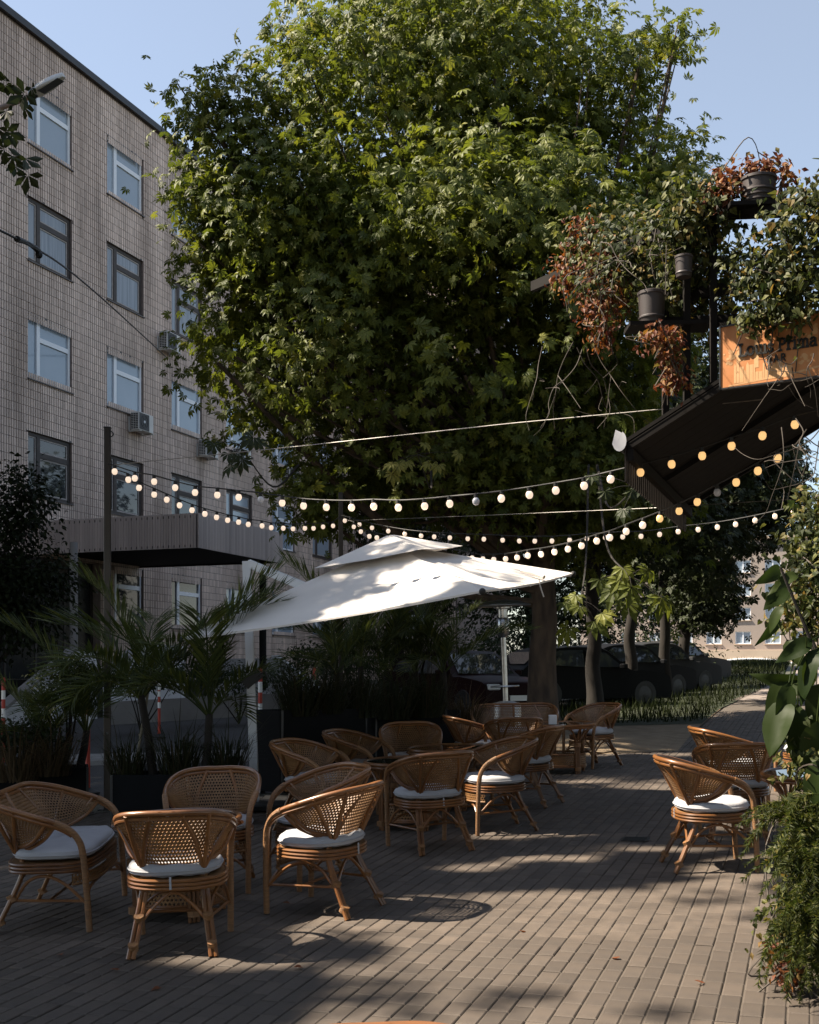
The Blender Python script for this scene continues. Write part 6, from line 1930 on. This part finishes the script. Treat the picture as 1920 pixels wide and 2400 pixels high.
creeper('creeper', 'thin brown strands trailing below the outer trellis beam', [Lpx(1410, 770, 9.8, 26, 60, .1), Lpx(1440, 700, 9.8, 40, 50, .1), Lpx(1385, 720, 9.9, 30, 50, .1)], 120, 4, .06, VINER, 7, tm=OV, spread=.05)
creeper('creeper', 'creeper trailing over the upper corner of the signboard', [Lpx(1775, 748, 8.75, 60, 16, .08), Lpx(1830, 725, 8.7, 60, 16, .08), Lpx(1880, 755, 8.6, 20, 40, .06)], 90, 4, .065, VINEG, 8, tm=OV, spread=.04)
# bare twigs that hang from the trellis
def twigs(name, label, px, py, Y, n, L, seed, spread=.3):
    g = np.random.default_rng(seed); c = at(px, py, Y)
    r = thing(name, label, 'twigs', c, 0, 'bare creeper twigs about the kiosk')
    for i in range(n):
        p = np.array((g.normal(0, spread), g.normal(0, .1), g.normal(0, .05)))
        d = np.array((g.normal(0, .45), g.normal(0, .2), -1.0)); pts = [p]
        for _ in range(6):
            d = d + g.normal(0, .38, 3); d /= np.linalg.norm(d); p = p + d * L / 6; pts.append(p)
        m = MB(); m.tube(catmull(pts, 4), np.linspace(.0045, .0016, 25), 5)
        for b in range(2):
            q_ = np.array(pts[2 + b]); e_ = q_ + g.normal(0, .14, 3) + (0, 0, -.1); m.tube(catmull([q_, (q_ + e_) / 2 + g.normal(0, .03, 3), e_], 3), np.linspace(.004, .0018, 7), 4)
        obj('twig', m, TWIG, r)
twigs('bare_twigs', 'long bare twigs curling down below the outer trellis end', 1330, 800, 10.2, 6, .95, 1, .18)
twigs('bare_twigs', 'bare twigs arching under the big green creeper mass', 1480, 560, 9.4, 8, .75, 2, .3)
twigs('bare_twigs', 'bare twigs crossing the lower corner of the signboard', 1850, 870, 8.5, 6, .32, 3, .12)
twigs('bare_twigs', 'bare twigs before the bright sky under the roof edge', 1890, 1010, 8.3, 7, .75, 4, .12)
m = MB(); m.tube(catmull([at(1775, 355, 9), at(1840, 400, 9), at(1900, 470, 8.9), at(1960, 520, 8.8)], 5), np.linspace(.004, .008, 16), 5)
tag(obj('long_shoot', m, TWIG), 'single long bare shoot arching over the topmost pot into the sky', 'shoot')

# ================================================================== the planted post near the viewer
PXc, PYc = 2.35, 6.25
pst = thing('planted_post', 'dark planted post and box at the picture edge, overgrown with ivy and fern', 'planted post', (PXc, PYc, gz(PXc, PYc)))
m = MB(); m.bbox(-.28, .5, -.42, .5, 0, .62, .01); obj('box', m, PLANTER, pst)
m = MB(); m.bbox(.12, .26, .05, .19, .62, 3.2, .01); obj('post', m, ROOFDARK, pst)
def ivy(name, label, lobes, n, per, size, mat, seed, tm=HEART, spread=.07, stems=10):
    return creeper(name, label, lobes, n, per, size, mat, seed, tm, spread, .5, stems, group='ivy on the planted post')
ivy('ivy', 'sunlit ivy column climbing the planted post, pale green', [Lpx(1892, 1300, 6.8, 46, 120, .18), Lpx(1872, 1420, 6.7, 46, 70, .18), Lpx(1916, 1200, 6.8, 30, 80, .15), Lpx(1935, 1400, 6.6, 40, 160, .2)], 300, 5, .048, VINEG, 21)
ivy('ivy', 'ragged ivy hanging low round the planted box, some leaves brown', [Lpx(1840, 2130, 5.75, 32, 70, .12), Lpx(1870, 2230, 5.7, 50, 55, .15), Lpx(1860, 2040, 5.8, 40, 50, .12), Lpx(1900, 1800, 6.0, 50, 120, .2)], 150, 5, .04, VINEG, 22, tm=HEART, spread=.05)
ivy('ivy', 'brownish dry ivy ends trailing on the paving edge', [Lpx(1838, 2230, 5.65, 26, 24, .08), Lpx(1850, 2270, 5.6, 34, 20, .08)], 60, 4, .04, VINER, 23, tm=OV, spread=.04)
# big leaves
def big_leaf(L=1.0, W=.62, curl=.35):
    n, mm = 9, 5; G = []
    for i in range(n):
        f = i / (n - 1); w = W / 2 * (math.sin(PI * min(1, f ** .7)) ** .85 if 0 < f < 1 else .02)
        row = []
        for k in range(mm):
            s = (k / (mm - 1)) * 2 - 1
            row.append((s * w, f * L, .12 * abs(s) * w * 2 - curl * f * f + .02 * math.sin(9 * f + 2 * s)))
        G.append(row)
    m = MB(); m.grid(G); m.tube([(0, -.55, .12), (0, -.2, .03), (0, 0, 0)], .015, 5)
    m.A = [np.full(len(a), .4) for a in m.A]
    return m
BL0 = [big_leaf(1, .46, .35).mesh('leaf', BIGLEAF, True), big_leaf(1, .38, .6).mesh('leaf', BIGLEAF, True), big_leaf(1, .52, .2).mesh('leaf', BIGLEAF, True)]
blp = thing('big_leaved_plant', 'plant with large glossy drooping leaves leaning from the planted post', 'plant', (PXc - .1, PYc, gz(PXc, PYc) + .62))
BI = blp.matrix_world.inverted()
def bl(px, py, Y, tpx, tpy, tY, k, roll=0.0):
    """leaf from its stalk end to its tip, both in picture measure"""
    a, b = at(px, py, Y), at(tpx, tpy, tY)
    d = b - a; L_ = d.length; y_ = d.normalized()
    ref = Vector((0, -1, .25)); z_ = (ref - y_ * ref.dot(y_)).normalized(); x_ = y_.cross(z_)
    M_ = Matrix((x_, y_, z_)).transposed().to_4x4() @ Matrix.Rotation(roll, 4, 'Y')
    o = obj('leaf', BL0[k % 3], None, blp)
    o.matrix_basis = BI @ Matrix.Translation(a) @ M_ @ Matrix.Scale(L_, 4)
for i, a in enumerate([(1830, 1330, 6.3, 1790, 1365, 6.2), (1870, 1345, 6.3, 1820, 1360, 6.2), (1850, 1370, 6.4, 1798, 1420, 6.3), (1835, 1420, 6.2, 1795, 1475, 6.2), (1825, 1440, 6.3, 1808, 1500, 6.2), (1845, 1500, 6.2, 1880, 1560, 6.1),
     (1905, 1500, 6.0, 1822, 1545, 6.0), (1920, 1520, 6.0, 1860, 1610, 5.9), (1890, 1545, 6.0, 1905, 1640, 6.0), (1860, 1580, 6.1, 1795, 1690, 6.0), (1850, 1600, 6.0, 1835, 1705, 5.9), (1845, 1640, 6.0, 1795, 1762, 5.9), (1835, 1640, 6.1, 1846, 1760, 6.0), (1870, 1650, 6.0, 1862, 1790, 5.9),
     (1915, 1690, 5.9, 1905, 1830, 5.9), (1925, 1780, 5.8, 1885, 1900, 5.8), (1900, 1610, 6.1, 1800, 1600, 6.0), (1930, 1600, 6.0, 1900, 1710, 6.0), (1840, 1660, 6.05, 1815, 1730, 6.0)]):
    bl(*a, i, (-.5, .4, .1, .7)[i % 4])
m = MB()
for (px, py) in ((1830, 1330), (1845, 1500), (1860, 1580), (1905, 1500), (1850, 1640)):
    e_ = BI @ at(px, py, 6.2); m.tube(catmull([(0.1, 0, 0), (e_.x * .5 + .12, e_.y * .5, e_.z * .5), tuple(e_)], 5), np.linspace(.014, .007, 11), 6)
obj('stem', m, BARKD, blp)
# feathery fern plumes
def plume(rng, L=.5, nn=120):
    t = np.linspace(0, 1, 9); P = np.stack([np.zeros(9), L * .75 * t, L * (.55 * t - .95 * t * t)], 1)
    m = MB(); m.tube(P, np.linspace(.004, .0015, 9), 4, a=.5)
    V, T, A = [], [], []
    for i in range(nn):
        f = .1 + .9 * rng.random(); j = min(7, int(f * 8)); g = f * 8 - j
        p = P[j] * (1 - g) + P[j + 1] * g; d = P[j + 1] - P[j]; d /= np.linalg.norm(d)
        o = rng.normal(size=3); o -= d * np.dot(o, d); o /= np.linalg.norm(o); o = o + d * .7; o /= np.linalg.norm(o)
        l = L * .13 * (1.1 - f * .6) * rng.uniform(.6, 1.3); s = np.cross(o, rng.normal(size=3)); s /= np.linalg.norm(s); s *= .0048
        b = len(V); V += [p - s, p + s, p + o * l - np.array((0, 0, .15 * l))]; T.append((b, b + 1, b + 2)); A += [rng.uniform(.02, 1)] * 3
    m.add(V, None, T, a=np.array(A)); return m
rng = np.random.default_rng(31)
PLU = [plume(rng, .5, 170).mesh('plume', FERNL), plume(rng, .42, 150).mesh('plume', FERNL), plume(rng, .6, 200).mesh('plume', FERNL)]
def fern(px, py, Y, n, sc, label, seed):
    g = np.random.default_rng(seed); c = at(px, py, Y)
    r = thing('feathery_fern', label, 'fern', c, 0, 'feathery ferns on the planted post')
    for i in range(n):
        a = g.uniform(-.2, PI + .9) + PI / 2 if g.random() < .8 else g.uniform(0, 2 * PI)
        o = obj('plume', PLU[i % 3], None, r)
        o.matrix_basis = Matrix.Translation(g.normal(0, .05, 3)) @ Matrix.Rotation(a, 4, 'Z') @ Matrix.Rotation(g.uniform(-.6, .9), 4, 'X') @ Matrix.Scale(sc * g.uniform(.6, 1.15), 4)
fern(1895, 1930, 5.9, 85, .85, 'feathery fern spilling from the planted box beneath the glass table', 1)
fern(1915, 2160, 5.6, 80, .75, 'lower sunlit feathery fern hanging above the paving', 2)
fern(1918, 2045, 5.7, 55, .72, 'dim feathery fern between the two others on the box', 3)
fern(1920, 2245, 5.55, 50, .55, 'dark low feathery fern touching the paving edge', 4)

# ================================================================== far side of the street
fb = thing('far_building', 'pale pinkish many-windowed building in the sun beyond the lawn', 'building', (0, 152, 2.4), -.34)
FI = fb.matrix_world.inverted()
x0_, x1_ = 22.0, 66.0; zt_ = 14.6
mb = MB()
wins = []
for r_ in range(5):
    for c_ in range(13):
        u = x0_ + 1.6 + c_ * 3.3; z = 3.05 + r_ * 2.75 - .5
        if z + 1.5 < zt_: wins.append((u, u + 1.75, z, z + 1.45))
ub = sorted({x0_, x1_} | {w[0] for w in wins} | {w[1] for w in wins}); zb = sorted({-3.0, zt_} | {w[2] for w in wins} | {w[3] for w in wins})
for i in range(len(zb) - 1):
    zc = (zb[i] + zb[i + 1]) / 2; k = 0
    while k < len(ub) - 1:
        def op(u): return any(w[0] < u < w[1] and w[2] < zc < w[3] for w in wins)
        if op((ub[k] + ub[k + 1]) / 2): k += 1; continue
        s = k
        while k < len(ub) - 1 and not op((ub[k] + ub[k + 1]) / 2): k += 1
        mb.box(ub[s], ub[k], 0, .4, zb[i], zb[i + 1])
mb.box(x0_, x0_ + .4, .4, 12, -3, zt_)
obj('wall', mb, FARWALL, fb)
mb = MB(); mb.box(x0_ - .3, x1_ + .3, -.35, 12, zt_, zt_ + .35); mb.box(x0_, x1_, -.12, 0, 1.55, 1.85); obj('cornice', mb, FARCREAM, fb)
mb = MB(); mb.box(x0_, x1_, -1.6, -.01, 1.0, 1.35); obj('shop_ledge', mb, FARCREAM, fb)
for (a, b, c, d) in wins:
    m = MB(); t = .10
    m.box(a, a + t, .1, .2, c, d); m.box(b - t, b, .1, .2, c, d); m.box(a + t, b - t, .1, .2, c, c + t); m.box(a + t, b - t, .1, .2, d - t, d); mu = (a + b) / 2; m.box(mu - .06, mu + .06, .1, .2, c + t, d - t)
    w = obj('window', m, PVC, fb)
    obj('pane', MB().box(a + .05, b - .05, .16, .18, c + .05, d - .05), PANE, w)
    obj('sill', MB().box(a - .08, b + .08, -.12, .1, c - .1, c - .005), FARCREAM, w)
# scalloped awning
aw = thing('scalloped_awning', 'white scalloped cloth awning along the foot of the far building', 'awning', (0, 147, 2.4), -.34)
m = MB(); G = []
for i in range(121):
    u = 24 + i * .35
    dip = abs(math.sin(u * .62)) ** .7
    G.append([(u, 0, 1.25), (u, -.5, .95), (u, -.75, .75 - .75 * dip)])
m.grid(G); obj('cloth', m, FABRIC, aw)
m = MB(); m.beam((24, .02, 1.28), (66, .02, 1.28), .08, .08); obj('rail', m, DARKMETAL, aw)
# wall with the shallow arch
wl_ = thing('arched_wall', 'cream wall with a shallow white-edged arch beyond the lawn', 'wall', (0, 136, 2.2), -.34)
m = MB(); u0_, u1_ = 26.0, 62.0
def arch_z(u):
    c_ = 37.5; h_ = 5.2
    return -3 if abs(u - c_) > h_ else -.4 + 1.25 * math.sqrt(max(0, 1 - ((u - c_) / h_) ** 2))
us = np.linspace(u0_, u1_, 109)
G1 = [[(u, 0, max(arch_z(u), -3)), (u, 0, 1.75)] for u in us]
m.grid(G1); m.grid([[(u, 0, 1.75), (u, .5, 1.75)] for u in us]); m.grid([[(u, .5, max(arch_z(u), -3)), (u, 0, max(arch_z(u), -3))] for u in us])
obj('wall', m, FARCREAM, wl_)
m = MB(); m.tube([(37.5 + 5.2 * math.cos(t), -.04, -.4 + 1.25 * math.sin(t)) for t in np.linspace(0, PI, 31)], .11, 6); obj('arch_trim', m, PVC, wl_)
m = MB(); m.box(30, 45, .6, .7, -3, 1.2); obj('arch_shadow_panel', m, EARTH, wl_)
# fallen leaves and bits on the paving
lf = MB(); v, t = heart(.12); lf.add(v * .05, None, t, a=.5); lfm = lf.mesh('fallen_leaf', VINER)
gr = np.random.default_rng(77)
LL = [(279, 2278, 'small pale dry leaf on the shaded paving before the front chair'), (375, 2318, 'dark curled leaf low on the shaded paving'), (708, 2270, 'pale scrap of leaf at the edge of the sunlit bricks'), (140, 2240, 'tiny dry leaf on the dark bricks below the bench'), (1218, 2185, 'curled dry leaf on the sunlit bricks'), (1650, 2310, 'small dry leaf on the bricks near the fern'), (680, 2120, 'dry leaf between the feet of the armchair with the looped shadow'), (1450, 2250, 'dry leaf in the soft leaf shadow on the bricks')]
for (px, py, lab) in LL:
    p = gp(px, py)
    o = obj('fallen_leaf', lfm, None, loc=(p.x, p.y, p.z + .010), rot=(gr.uniform(-.3, .3), gr.uniform(-.3, .3), gr.uniform(0, 6)))
    tag(o, lab, 'leaf', 'dry leaves fallen on the paving')
